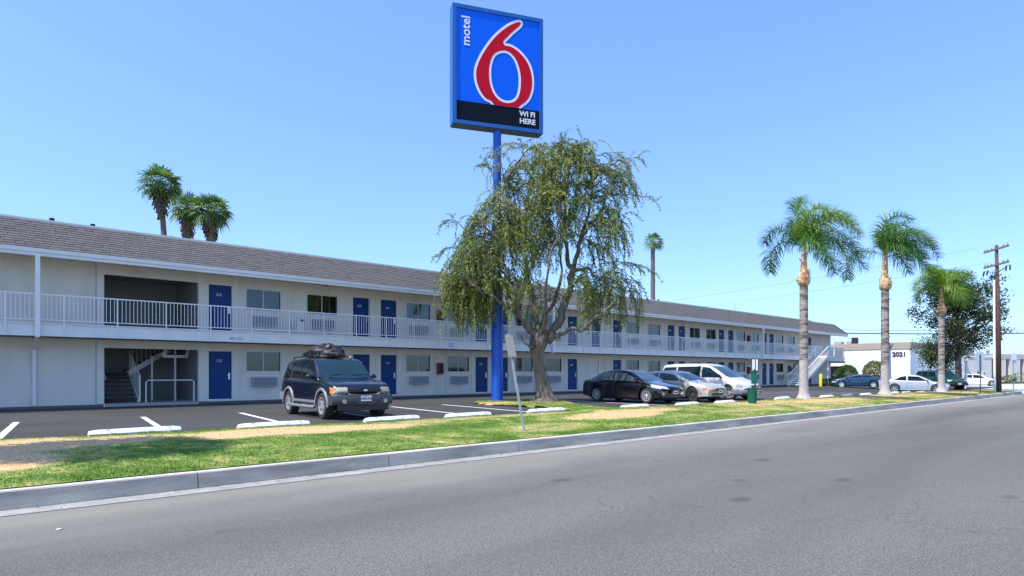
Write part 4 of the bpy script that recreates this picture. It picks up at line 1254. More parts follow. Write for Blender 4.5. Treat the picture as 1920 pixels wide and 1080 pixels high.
# ------------------------------------------------------------------ broadleaf tree
def broad_tree(x, y, H, label):
    rnd = random.Random(77)
    root = empty('broadleaf_tree', (x, y, -.28)); tag(root, label, 'tree')
    t = MB(); nodes = []
    def L(r, z, f=0): return camr*r+camf*f+Vector((0, 0, z))
    t.tube([L(0, -.2), L(.03, 2), L(-.05, 4), L(-.1, 6), L(-.2, 8.5), L(-.1, 10.6)], [.34, .26, .22, .17, .10, .04], 10)
    nodes += [L(-.05, z) for z in (3.2, 4.2, 5.5, 7.0, 8.5, 9.6, 10.4)]
    for k in range(22):
        a = k*2.4; z0 = rnd.uniform(2.6, 8.6); R_ = rnd.uniform(1.6, 3.4)*(1 if z0 < 6.5 else .7)
        p0 = L(-.08, z0); p1 = p0+Vector((math.cos(a)*R_*.5, math.sin(a)*R_*.5, .35*R_)); p2 = p0+Vector((math.cos(a)*R_, math.sin(a)*R_, .6*R_))
        t.tube([p0, p1, p2], [.09, .06, .02], 6); nodes += [p1, p2]
        for j in range(3):
            q_ = p1.lerp(p2, rnd.random()) + Vector((rnd.gauss(0, .6), rnd.gauss(0, .6), rnd.gauss(.2, .4))); t.tube([p1, q_], [.035, .012], 4); nodes.append(q_)
    t.build('trunk', mat('dark_grey_bark', (.12, .105, .09), .95, c2=(.07, .06, .055), scale=4), root, smooth=True)
    c = MB()
    for nd_ in nodes:
        for g_ in range(4):
            ctr = nd_+Vector((rnd.gauss(0, .45), rnd.gauss(0, .45), rnd.gauss(.1, .4)))
            if ctr.z < 3.0: continue
            for k in range(40):
                p = ctr+Vector((rnd.gauss(0, .24), rnd.gauss(0, .24), rnd.gauss(0, .19)))
                d = Vector((rnd.gauss(0, 1), rnd.gauss(0, 1), rnd.gauss(.1, .8))).normalized(); s_ = d.cross(Vector((rnd.gauss(0, 1), rnd.gauss(0, 1), rnd.gauss(0, 1)))).normalized()
                l_ = rnd.uniform(.16, .27); w_ = l_*.27
                c.quad(tuple(p), tuple(p+d*l_*.5+s_*w_), tuple(p+d*l_), tuple(p+d*l_*.5-s_*w_), rnd.choice((0, 0, 0, 1, 1, 2)))
    o = c.build('crown', [leaf_mat('glossy_dark_leaf', (.022, .045, .018), .1, .3), leaf_mat('glossy_leaf', (.075, .13, .035), .15, .3), leaf_mat('rusty_leaf_back', (.12, .09, .045), .1, .6)], root)
broad_tree(60.1, -13.0, 11, 'dark glossy-leaved tree with visible limbs behind the smallest feather palm')
def bush(name, x, y, r, h, label, cols, seed, cat='bush', n=4200, zc=None, group=None):
    rnd = random.Random(seed); root = empty(name, (x, y, 0)); tag(root, label, cat, group)
    c = MB(); zc = zc or h-r
    for k in range(n):
        v = Vector((rnd.gauss(0, 1), rnd.gauss(0, 1), rnd.gauss(0, 1))).normalized(); rr = r*(rnd.uniform(.8, 1.0)*(1+.10*noise.noise(v*2.5+Vector((seed, 0, 0)))) if cat != 'tree' else rnd.uniform(.25, 1.15)*(1+.75*noise.noise(v*2.2+Vector((seed, 0, 0)))))
        p = Vector((v.x*rr, v.y*rr, max(.05, zc+v.z*(min(h-zc, rr) if cat != 'tree' else rr*1.25)))); d = (v+Vector((rnd.gauss(0, .8), rnd.gauss(0, .8), rnd.gauss(0, .8)))).normalized()
        s_ = d.cross(v+Vector((.01, .02, .7))).normalized(); l_ = .13
        c.quad(tuple(p), tuple(p+d*l_*.5+s_*.05), tuple(p+d*l_), tuple(p+d*l_*.5-s_*.05), rnd.choice((0, 0, 1)))
    c.build('foliage', cols, root)
    t = MB(); t.tube([(0, 0, -.1), (.05, 0, zc*.6), (0, .03, zc)], [.06, .05, .03], 6); t.build('stem', mat('bush_stem', (.12, .09, .06), .9), root)
BG = [leaf_mat('bush_leaf', (.05, .10, .016)), leaf_mat('bush_leaf_pale', (.10, .17, .025))]  # second tone is a paler green, mixed in at random
BY = [leaf_mat('dry_bush_leaf', (.11, .13, .03)), leaf_mat('dry_bush_leaf_pale', (.20, .20, .05))]  # paler second leaf colour, scattered at random
bush('round_bush', *P2w(1588, 66), 1.0, 2.1, 'round clipped green bush beside the dark glass entrance', BG, 1)
bush('round_bush', *P2w(1640, 66), 1.1, 2.5, 'clipped yellowish bush half hidden behind the middle feather palm trunk', BY, 2)
for i, (pp, tt, r_, lb) in enumerate(((1552, 64, .55, 'low dark shrub beside the yellow bollard'), (1566, 65, .6, 'low dark shrub left of the round clipped bush'), (1578, 63, .55, 'low shrub at the nose of the blue sedan'))):
    bush('low_shrub', *P2w(pp, tt), r_*1.3, r_*1.25, lb, BG, 5+i, n=900, zc=.3, group='low shrubs by the motel corner')
for i, (pp, tt, r_, lb) in enumerate(((1893, 84, .6, 'small leafy shrub left of the tall sign post at the far right'), (1915, 82, .8, 'bright low shrub at the far right edge'), (1875, 88, .4, 'tiny shrub just right of the utility pole'))):
    bush('low_shrub', *P2w(pp, tt), r_*1.4, r_*1.6, lb, BY, 15+i, n=700, zc=.5, group='low shrubs along the grey building')
# green young tree in front of the dark one
bush('young_tree', *P2w(1745, 62), 1.25, 4.6, 'fresh green young tree against the white numbered building', BG, 31, cat='tree', n=4200, zc=3.3)
bush('young_tree', *P2w(1773, 61), 1.1, 4.0, 'second fresh green young tree, right of the smallest palm trunk', BG, 33, cat='tree', n=2600, zc=2.8)
# ------------------------------------------------------------------ buildings beyond
B1 = empty('numbered_building', (75.88, -4.79, -.02)); tag(B1, 'low white building numbered 2021 with a beige parapet band', 'building')
CREAM = mat('cream_stucco', (.74, .73, .70), .9, c2=(.68, .67, .64), scale=.6)
WHITEW = mat('white_stucco', (.84, .84, .83), .9, c2=(.79, .79, .78), scale=.5)
BAND = mat('beige_band', (.42, .35, .29), .9, c2=(.37, .31, .26), scale=1)
SMOKE = mat('smoked_glass', (.02, .022, .025), .08, spec=.8)
m_ = MB(); m_.box(0, 30, 0, 6.35, 0, 4.15); m_.build('wall', WHITEW, B1)
m_ = MB(); m_.box(.0, 30, 6.352, 7.2, 0, 4.15); m_.box(0, 30, 7.2, 16, 2.75, 4.15); m_.box(.0, 30, 13.2, 16, 0, 2.75); m_.box(3.0, 30, 7.2, 13.2, 0, 2.75); m_.box(-.02, 1.2, 7.2, 13.2, 2.15, 2.55)
m_.build('entry_wall', CREAM, B1)
m_ = MB(); m_.box(-.08, 30, -.08, 16, 4.152, 4.93); m_.build('parapet_band', BAND, B1)
m_ = MB(); m_.box(-.085, -.081, -.08, 16, 4.45, 4.47); m_.build('band_groove', M['wall_dark'], B1)
m_ = MB(); m_.box(2.9, 2.98, 7.25, 13.15, 0, 2.1)
g = m_.build('glass_entrance', SMOKE, B1)
m_ = MB()
for y in (7.3, 8.6, 9.9, 11.2, 12.5): m_.box(2.82, 2.89, y-.05, y+.05, 0, 2.12)
m_.box(2.82, 2.89, 7.3, 12.5, 2.02, 2.12); m_.build('door_frame', M['dark'], g)
m_ = MB(); m_.box(2.86, 2.888, 8.8, 9.3, 1.3, 1.6); m_.box(2.86, 2.888, 9.35, 9.8, .9, 1.2); m_.build('door_notice', M['plate_white'], g)
m_ = MB(); m_.box(-.06, -.002, 7.5, 9.4, 2.8, 4.1); m_.build('recess_opening', mat('recess_opening', (.22, .18, .15), .8), B1)  # flat brown sheet on the wall standing for the recessed opening
letters('number', '2021', .74, M['ink'], B1, lambda x, y, z: Vector((-.04-z, 1.22-x, 3.50+y)), .03, .022, .5)
for y in (9, 10.6):
    m_ = MB(); m_.box(8, 9, y, y+1, 4.94, 5.6); m_.build('roof_unit', M['galv'], B1)
m_ = MB(); m_.box(6, 6.8, 8.0, 8.6, 4.94, 6.0); m_.build('roof_unit', M['dark'], B1)
b2x, b2y = P2w(1795, 92)
B2 = empty('grey_building', (b2x, b2y, -.02), R(-42.6+6)); tag(B2, 'long low grey building with pale panels between dark recesses at the far right', 'building')
GP = mat('pale_grey_panel', (.52, .50, .49), .85, c2=(.47, .455, .44), scale=.7)
GD = mat('dark_grey_recess', (.20, .19, .185), .85)
GB = mat('grey_parapet', (.36, .35, .34), .85)
m_ = MB(); m_.box(-2, 26, 0, 14, 0, 3.3); m_.build('wall', GD, B2)
m_ = MB(); m_.box(-2.1, 26.1, -.55, 14, 3.302, 4.0); m_.build('parapet', GB, B2)
for k in range(12):
    m_ = MB(); x = -1.2+k*2.25; m_.box(x, x+1.62, -.5, -.002, 0, 3.3); p_ = m_.build('panel', GP, B2)
    m_ = MB(); m_.lathe([(.11, -.52), (.11, -.505)], 10, M=Matrix.Translation((x+.5, 0, 1.25)) @ Matrix.Rotation(R(90), 4, 'X') @ Matrix.Translation((0, 0, 1.03))); m_.build('round_cap', M['dark'], p_)
m_ = MB(); m_.lathe([(.18, 4.0), (.18, 4.5), (.3, 4.5), (.3, 4.7), (.05, 4.8)], 12, M=Matrix.Translation((7.5, 3, 0))); m_.build('roof_vent', M['galv'], B2)

# ------------------------------------------------------------------ utility pole and wires
ux, uy = P2w(1873, 45)
UP = empty('utility_pole', (ux, uy, -.06), R(-49)); tag(UP, 'tall brown wooden utility pole with two crossarms and a white conduit', 'utility pole')
WOOD = mat('creosoted_wood', (.13, .060, .048), .85, c2=(.075, .038, .032), scale=3, bump=.5, bscale=20, stretch=(4, 4, .5))
m_ = MB(); m_.tube([(0, 0, -.2), (-.03, .02, 5), (-.12, .08, 10.35)], [.165, .14, .105], 14); m_.build('pole', WOOD, UP, smooth=True)
ARM = mat('grey_crossarm', (.19, .13, .11), .85)
for z in (10.05, 8.95):
    m_ = MB(); m_.box(-.24, -.15, -1.35, 1.35, z-.06, z+.06); a_ = m_.build('crossarm', ARM, UP)
    for y in (-1.25, -.8, .5, .95, 1.25):
        i_ = MB(); i_.lathe([(.02, z+.06), (.055, z+.10), (.05, z+.20), (.02, z+.22)], 8, M=Matrix.Translation((-.195, y, 0))); i_.build('insulator', M['galv'], a_)
m_ = MB()
for y in (-1.5, -1.1, .9, 1.3): m_.tube([(-.2, y, 8.7), (-.25, y*1.06, 8.35)], .05, 6)
m_.build('cutout_fuse', M['dark'], UP)
m_ = MB(); m_.tube([(-.33, -.03, 7.9), (-.30, .0, 8.3), (.0, -.35, 8.55), (-.1, -1.1, 8.7)], .03, 6); m_.tube([(-.33, -.03, 7.95), (-.3, .9, 7.9), (-.3, 1.3, 8.2), (-.2, 1.2, 8.7)], .018, 6); m_.build('riser_cable', M['dark'], UP)
m_ = MB(); m_.tube([(-.30, -.03, .0), (-.33, -.03, 7.9)], .075, 10); m_.build('conduit', M['plate_white'], UP, smooth=True, sharp=40)
def wire(a, b, sag, r, label, cat='cable', group=None):
    a, b = Vector(a), Vector(b); P = []
    for k in range(25):
        t = k/24; P.append((a.lerp(b, t) - a) + Vector((0, 0, -sag*4*t*(1-t))))
    o = MB().tube(P, r, 5).build('overhead_cable', M['dark'], None); o.location = a; tag(o, label, cat, group); return o
w1 = wire((ux-.2, uy+1.25, 10.2), (ux+3, uy+75, 9.6), 1.4, .006, 'thin wire running left from the top crossarm of the utility pole', group='thin wires from the utility pole')
wire((ux-.2, uy+.5, 9.1), (ux+3.4, uy+75, 8.9), 1.4, .006, 'thin wire running left from the lower crossarm of the utility pole', group='thin wires from the utility pole')
wire((ux-.2, uy-1.25, 10.2), (ux-3, uy-60, 9.9), 1.2, .006, 'thin wire leaving the top crossarm toward the right edge', group='thin wires from the utility pole')
wire((*P2w(1520, 96), 7.3), (*P2w(2080, 96), 7.5), .25, .075, 'thick black cable crossing the sky low behind the trees on the right')
wire((*P2w(1520, 97), 7.9), (*P2w(2080, 97), 8.0), .25, .03, 'thinner cable just above the thick black one')
FCON = empty('street_sign', (*P2w(1838, 41.5), -.06), R(-42.6)); tag(FCON, 'street signpost seen from behind with an octagon above a diamond', 'sign')
m_ = MB(); m_.box(-.03, .03, -.02, .02, -.1, 2.55); m_.build('post', mat('dark_steel_post', (.07, .075, .08), .6), FCON)
BK = mat('bare_aluminium', (.50, .56, .62), .4, metal=.3, c2=(.58, .64, .70), scale=8)
m_ = MB(); pts = [(.37*math.cos(R(22.5+45*k)), .03, 2.42+.37*math.sin(R(22.5+45*k))) for k in range(8)]; m_.poly(pts); m_.poly([(a, .034, c) for a, b, c in pts][::-1]); m_.build('octagon_plate', BK, FCON)
m_ = MB(); pts = [(.46*math.cos(R(90*k)), .038, 1.78+.44*math.sin(R(90*k))) for k in range(4)]; m_.poly(pts); m_.poly([(a, .042, c) for a, b, c in pts][::-1]); m_.build('diamond_plate', BK, FCON)
S2 = empty('far_signpost', (*P2w(1900, 44.5), -.08), R(-30)); tag(S2, 'thin grey signpost with small white plates by the kerb corner at the far right', 'sign')
m_ = MB(); m_.tube([(0, 0, -.1), (0, 0, 2.75)], .035, 8); m_.build('post', M['galv'], S2)
m_ = MB(); m_.box(-.22, .22, -.05, -.04, 2.25, 2.72); m_.build('plate', M['plate_white'], S2)
m_ = MB(); m_.box(.08, .32, .05, .06, 2.1, 2.45); m_.build('plate', BK, S2)
m_ = MB(); m_.box(-.16, .16, -.05, -.04, .78, .98); m_.build('green_plate', M['green'], S2)
G1 = empty('gate_arm', (*P2w(1796, 66), -.28), R(-60)); tag(G1, 'yellow gate post carrying a long white bar across the driveway', 'gate')
m_ = MB(); m_.box(-.11, .11, -.1, .1, 0, 3.2); m_.build('post', M['yellow'], G1)
m_ = MB(); m_.box(-.2, 3.6, -.06, .06, 3.2, 3.32); m_.build('bar', M['frame'], G1)
m_ = MB(); m_.bar((.1, 0, 2.4), (1.1, 0, 3.2), .05, .05); m_.build('brace', M['frame'], G1)
o = MB().box(-.3, .3, -.25, .25, 0, 1.55).build('utility_cabinet', M['frame'], None, bevel=.02); o.location = (*P2w(1807, 64), -.28); tag(o, 'upright white utility cabinet right beside the yellow gate post', 'cabinet')
o = MB().lathe([(.14, 0), (.14, 1.1), (.11, 1.17), (.03, 1.2)], 16).build('bollard', M['yellow'], None, smooth=True, sharp=40); o.location = (*P2w(1539, 61.5), 0); tag(o, 'yellow bollard at the end corner of the motel', 'bollard')
HS = empty('parking_sign', (*P2w(1595, 67), 0), R(-42.6)); tag(HS, 'small blue disabled parking sign on a thin pole beside the round bush', 'sign')
m_ = MB(); m_.tube([(0, 0, 0), (0, 0, 1.9)], .035, 6); m_.build('post', M['frame'], HS)
m_ = MB(); m_.box(-.24, .24, -.05, -.04, 1.35, 1.95); m_.build('plate', M['ink_blue'], HS)
m_ = MB(); m_.lathe([(.09, 0), (.09, .01)], 12, M=Matrix.Translation((.0, -.052, 1.56)) @ Matrix.Rotation(R(90), 4, 'X')); m_.box(-.02, .02, -.056, -.051, 1.62, 1.82); m_.build('wheelchair_symbol', M['plate_white'], HS)
# waste station
WS = empty('waste_station', (16.35, -15.45, lawn_z(16.35, -15.45)), R(-42.6)); tag(WS, 'green pet waste station with a bag dispenser above a slatted bin', 'waste station')
m_ = MB(); m_.box(.14, .19, .10, .15, 0, 1.86); m_.build('post', mat('green_steel', (.02, .09, .07), .5), WS)
m_ = MB(); m_.lathe([(.155, .02), (.17, .04), (.185, .60), (.195, .62), (.195, .64), (.16, .64)], 20); b_ = m_.build('bin', M['green'], WS, smooth=True, sharp=30)
m_ = MB()
for k in range(20): 
    a = 2*PI*k/20; m_.bar((.176*math.cos(a), .176*math.sin(a), .06), (.192*math.cos(a), .192*math.sin(a), .58), .022, .008)
m_.build('bin_slat', M['green'], b_)
m_ = MB(); m_.box(-.01, .20, -.02, .098, .82, 1.30); m_.box(-.03, .22, -.03, .10, 1.303, 1.33); d_ = m_.build('bag_dispenser', M['green'], WS, bevel=.01)
m_ = MB(); m_.bar((-.01, .04, 1.33), (.10, .04, 1.42), .12, .012); m_.bar((.10, .04, 1.42), (.21, .04, 1.33), .12, .012); m_.build('dispenser_roof', M['green'], d_)
m_ = MB(); m_.box(.04, .14, .08, .09, 1.38, 1.85); m_.build('notice_plate', M['plate_white'], WS)
m_ = MB(); m_.box(.185, .27, .08, .09, 1.38, 1.85); m_.build('notice_plate', M['plate_white'], WS)
m_ = MB(); m_.box(.14, .187, .082, .088, 1.38, 1.85); m_.build('notice_band', M['ink'], WS)
# litter on the road
for (pp, yy, lb) in ((1573, 792, 'tiny white scrap of paper on the road near the kerb'), (111, 993, 'tiny pale leaf lying on the road at the lower left')):
    t = 1200*1.59/(yy-699); o = MB()
    o.poly([(-.03, -.012, 0), (.024, -.024, .008), (.035, .012, 0), (-.012, .02, .009)]); o = o.build('paper_scrap', M['plate_white'], None)
    o.location = (*P2w(pp, t), -.286); tag(o, lb, 'litter')

# ------------------------------------------------------------------ vehicles
def wheel_parts(r, w, spokes, rim_r, rmat, hub=None):
    t = MB()
    t.lathe([(rim_r, -w/2), (rim_r+.02, -w/2), (r-.035, -w/2), (r-.008, -w*.36), (r, -w*.2), (r, w*.2), (r-.008, w*.36), (r-.035, w/2), (rim_r+.02, w/2), (rim_r, w/2), (rim_r-.012, w/2-.01), (rim_r-.012, -w/2+.01), (rim_r, -w/2)], 32, M=Matrix.Rotation(R(90), 4, 'X'), cap=False)
    tm_ = t.mesh('tyre', M['tyre'], True, 35)
    g = MB(); Mr = Matrix.Rotation(R(90), 4, 'X')      # local +z -> -y ; outer face at -y
    g.lathe([(rim_r, w/2-.004), (rim_r+.004, w/2+.004), (rim_r-.02, w/2+.002), (rim_r-.03, w/2-.07)], 32, M=Mr, cap=False)
    g.lathe([(rim_r-.03, w/2-.085), (rim_r-.03, w/2-.08)], 24, 1, M=Mr)
    g.lathe([(.055, w/2-.075), (.06, w/2-.03), (.035, w/2-.012)], 16, M=Mr)
    for k in range(spokes):
        a = 2*PI*k/spokes; ws = .55*2*PI*(rim_r-.03)/spokes*(.55 if spokes > 6 else .6)
        ca, sa = math.cos(a), math.sin(a)
        def P_(rr, tt, yy): return (rr*ca - tt*sa, -yy, rr*sa + tt*ca)
        i0 = len(g.v)
        for (rr, ww, yo) in ((.04, ws*.42, w/2-.02), (rim_r-.022, ws*.5, w/2-.012)):
            g.v += [P_(rr, -ww, yo), P_(rr, ww, yo), P_(rr, ww*1.1, yo-.045), P_(rr, -ww*1.1, yo-.045)]
        for q_ in range(4): g.f.append((i0+q_, i0+(q_+1) % 4, i0+4+(q_+1) % 4, i0+4+q_)); g.m.append(0)
    rm_ = g.mesh('rim', [rmat, M['black_trim']])
    return tm_, rm_

def vehicle(name, label, cat, pos, heading, c):
    L, W, H, wb, wr = c['L'], c['W'], c['H'], c['wb'], c['wr']
    fa = c['fa']; ra = fa - wb           # axle x
    root = empty(name, (pos[0], pos[1], lot_z(pos[0], pos[1]) if pos[0] < 66 else -.283), R(heading)); tag(root, label, cat)
    paint = c['paint']
    hw = W/2; ar = wr+.065
    ks = c.get('kshift', .20); kr_ = c.get('kshift_r', .14)
    def yw(x):
        t = max(0, (abs(x)-(L/2-.75))/.75); return hw*(1-(.085 if x > 0 else .07)*t**2.2)
    def sill(x):
        z = interp(c['sill'], x); 
        return z
    def arch(x):
        for a in (fa, ra):
            if abs(x-a) < ar: return wr + math.sqrt(max(0, ar*ar-(x-a)**2))
        return 0
    xs = list(np.linspace(-L/2, L/2, 84))
    for a in (fa, ra): xs += [a-ar-.001, a+ar+.001, a-ar+.004, a+ar-.004, a-ar+.03, a+ar-.03]
    xs += [p[0] for p in c['top']]
    xs = sorted(set(round(v, 4) for v in xs if -L/2 <= v <= L/2))
    body = MB(); rows = []
    for x in xs:
        y = yw(x); s_ = sill(x); a = arch(x); zl = max(s_, a)
        be = sinterp(c['belt'], x); tp = max(sinterp(c['top'], x), be+.004)
        g = tp-be; ccz = s_+.01
        yr = y*.93 - c['tumble']*max(0, g-.05)
        shx = lambda yy: x - (ks if x > 0 else -kr_)*(abs(yy)/hw)**2.6*(max(0, (abs(x)-(L/2-1.3))/1.3)**1.2)
        pts = [(0, ccz), (hw-.27, ccz), (hw-.27, max(zl, ccz)), (y-.03, zl), (y-.004, zl+.02)]
        zc_ = [max(zl+.03, s_+.14), max(zl+.04, lerp(s_, be, .45)), max(zl+.05, be-.16)]
        wid = [y*.995, y, y*.992]
        for zz, ww in zip(zc_, wid): pts.append((ww, min(zz, be-.05)))
        pts += [(y*.975, be-.035), (y*.95, be)]
        if g > .12:
            r_ = min(.06, g*.25)
            pts += [(lerp(y*.95, yr, .5)+.012, lerp(be, tp-.05, .5)), (yr, tp-.065), (yr-.035, tp-.028), (yr-.10, tp-.010)]
        else:
            pts += [(lerp(y*.95, y*.80, .25), be+g*.30), (y*.82, be+g*.55), (y*.70, be+g*.75), (y*.55, be+g*.90)]
        pts += [(pts[-1][0]*.5, tp), (0, tp+(.012 if g > .12 else .006))]
        full = [(shx(p[0]), p[0], p[1]) for p in pts]
        full = full + [(q_[0], -q_[1], q_[2]) for q_ in full[-2:0:-1]]
        rows.append(full + [full[0]])
    body.grid(rows)
    for rr, flip in ((rows[0], 1), (rows[-1], 0)):
        n_ = len(rr)-1; h_ = n_//2
        # stitch the end as horizontal strips so that it keeps the plan curve
        for k in range(0, h_):
            a, b = rr[k], rr[k+1]; c2, d2 = rr[(n_-k) % n_], rr[n_-k-1]
            if k == 0: body.poly([a, b, d2])
            elif k+1 == h_: body.poly([a, b, c2])
            else: body.poly([a, b, d2, c2])
    bo = body.build('body', paint, root, smooth=True, sharp=32)
    vs = [Vector(v) for v in body.v]
    bvh = BVHTree.FromPolygons(vs, body.f)
    def cast(p, d):
        h = bvh.ray_cast(Vector(p), Vector(d))
        return h
    def patch(nm, cor, axis, m_, nu=6, nv=4, off=.006, parent=None, bow=0.0, both=False):
        """cor: four corners in the plane across the axis; axis '+x','-x','+y','-y','z' = side it is stuck on"""
        for sgn in ((1, -1) if both else (1,)):
            g = MB(); rows_ = []
            for i in range(nv+1):
                row = []
                for j in range(nu+1):
                    u, v = j/nu, i/nv
                    a = [lerp(lerp(cor[0][k], cor[1][k], u), lerp(cor[3][k], cor[2][k], u), v) for k in (0, 1)]
                    if axis[1] == 'x':   # a = (y, z)
                        sx = 1 if axis[0] == '+' else -1
                        yv = a[0]*sgn
                        h = cast((sx*(L), yv, a[1]), (-sx, 0, 0)); dv = Vector((sx, 0, 0))
                    elif axis[1] == 'y':
                        h = cast((a[0], sgn*3, a[1]), (0, -sgn, 0)); dv = Vector((0, sgn, 0))
                    else:
                        h = cast((a[0]-bow*a[1]**2, a[1]*sgn, 4), (0, 0, -1)); dv = Vector((0, 0, 1))
                    if h[0] is None: row.append(None); continue
                    nrm = h[1] if h[1].dot(dv) > 0 else -h[1]
                    row.append(h[0] + (nrm*.6+dv*.4)*off)
                rows_.append(row)
            if any(p is None for r_ in rows_ for p in r_): continue
            g.grid(rows_); 
            # skirt so that the pane has an edge
            g.build(nm, m_, parent or root, smooth=True)
    G = c.get('glass', M['car_glass'])
    # glasshouse
    for (nm, cor, m2) in c['side_glass']: patch(nm, cor, '+y', m2 or G, 10, 5, .005, both=True)
    x0, x1, y0, y1 = c['windshield']
    patch('windscreen', [(x0, -y0), (x0, y0), (x1, y1), (x1, -y1)], '+z', c.get('wglass', M['car_glass_clear']), 14, 8, .005, bow=.09)
    if c.get('rear_glass'):
        x0, x1, y0, y1 = c['rear_glass']; patch('rear_window', [(x0, -y0), (x0, y0), (x1, y1), (x1, -y1)], '+z', G, 10, 5, .005, bow=-.05)
    if c.get('tail_glass'):
        y0, y1, z0, z1 = c['tail_glass']; patch('rear_window', [(-y0, z0), (y0, z0), (y1, z1), (-y1, z1)], '-x', G, 10, 5, .006)
    for (nm, cor, axis, m2, both) in c['patches']: patch(nm, cor, axis, m2, 8, 4, .008, both=both)
    # bumpers
    for (sx, z0, z1, dep, m2) in c['bumpers']:
        xe = sx*(L/2-.01); g = MB(); rws = []
        for i in range(25):
            y = lerp(-hw*.985, hw*.985, i/24); k_ = (abs(y)/hw)
            xb = xe - sx*(ks if sx > 0 else kr_)*k_**2.6
            wrap = 0
            d_ = dep*(1-.3*k_**6)
            rws.append([(xb-sx*.12, y, z0+.02), (xb+sx*(d_-.03), y, z0), (xb+sx*d_, y, z0+.05), (xb+sx*d_, y, z1-.05), (xb+sx*(d_-.03), y, z1), (xb-sx*.12, y, z1)])
        for yy, rr in ((-1, rws[0]), (1, rws[-1])):
            ext = [(p[0]-sx*c.get('wrap', .42), p[1]+yy*.012, p[2]) for p in rr]
            if yy < 0: rws = [ext] + rws
            else: rws = rws + [ext]
        g.grid(rws); b_ = g.build('bumper', m2, root, smooth=True, sharp=50)
    # arch flares
    if c.get('flare'):
        for a in (fa, ra):
            for sg_ in (1, -1):
                g = MB(); rws = []
                for i in range(21):
                    t = R(lerp(-12, 192, i/20)); rr = []
                    for (dr, dy_) in ((0.0, -.03), (0.0, .028), (.055, .032), (.075, .0)):
                        rr.append((a+(ar+dr-.005)*math.cos(t), sg_*(hw+dy_-.002), max(.36, wr+(ar+dr-.005)*math.sin(t))))
                    rws.append(rr)
                g.grid(rws); g.build('arch_flare', c['flare'], root, smooth=True, sharp=50)
    # wheels
    tm_, rm_ = wheel_parts(wr, c.get('tw', .22), c['spokes'], c.get('rim_r', wr*.66), c.get('rimmat', M['rim']))
    wm = None
    for a in (fa, ra):
        for sg_ in (1, -1):
            e_ = empty('wheel', (a, sg_*(hw-.125), wr)); e_.parent = root
            e_.rotation_euler = (0, R(17), 0 if sg_ < 0 else PI)
            link('tyre', tm_, e_); link('rim', rm_, e_)
    # mirrors
    for sg_ in (1, -1):
        g = MB(); mx, mz = c['mirror']
        hh = bvh.ray_cast(Vector((mx, sg_*3, mz)), Vector((0, -sg_, 0)))
        yb = abs(hh[0].y) if hh[0] else hw*.9
        g.lathe([(.02, -.055), (.075, -.045), (.088, 0), (.07, .05), (.02, .075)], 12, M=Matrix.Translation((mx+.03, sg_*(yb+.13), mz+.05)) @ Matrix.Diagonal((.75, 1.35, 1, 1)))
        g.bar((mx+.02, sg_*(yb-.02), mz), (mx+.03, sg_*(yb+.10), mz+.02), .05, .035)
        g.build('mirror', c.get('mirmat', paint), root, smooth=True)
    # door handles and seams
    for (x, z) in c['handles']:
        for sg_ in (1, -1):
            hh = bvh.ray_cast(Vector((x, sg_*3, z)), Vector((0, -sg_, 0)))
            if hh[0]: MB().box(x-.09, x+.09, hh[0].y-.005, hh[0].y+.018 if sg_ > 0 else hh[0].y-.018, z-.016, z+.016).build('door_handle', c.get('hmat', paint), root)
    for (xa, za, xb, zb) in c['seams']:
        patch('door_seam', [(xa-.006, za), (xa+.006, za), (xb+.006, zb), (xb-.006, zb)], '+y', M['dark'], 1, 8, .0025, both=True)
    # plate
    pz = c['plate_z']; hh = bvh.ray_cast(Vector((L, 0, pz)), Vector((-1, 0, 0)))
    dep = max([b[3] for b in c['bumpers'] if b[0] > 0] + [0])
    xp = max(hh[0].x if hh[0] else 0, L/2-.01+dep)+.006
    pl = MB().box(xp, xp+.006, -.153, .153, pz-.076, pz+.076).build('number_plate', M['plate_white'], root)
    if c.get('plate'):
        letters('plate_letter', c['plate'], .085, M['ink'], pl, lambda x, y, z: Vector((xp+.008+z, x, pz-.012+y)), .002, .002, .5)
        MB().box(xp+.0065, xp+.008, -.07, .07, pz+.045, pz+.062).build('plate_heading', M['ink_blue'], pl)
    else: MB().box(xp+.0065, xp+.008, -.11, .11, pz-.03, pz+.022).build('plate_mark', M['ink'], pl)
    # undertray
    m__ = MB(); m__.box(-L/2+.35, L/2-.35, -hw+.3, hw-.3, c['sill'][1][1]-.06, c['sill'][1][1]+.005); m__.build('underbody', M['dark'], root)
    return root, cast, patch

def paintm(name, c, metal=.35, rough=.28, coat=.9):
    return mat(name, c, rough, metal=metal, coat=coat, c2=tuple(x*1.08 for x in c), scale=2)
NAVY = paintm('navy_paint', (.0035, .006, .018), .1, .2, .7)
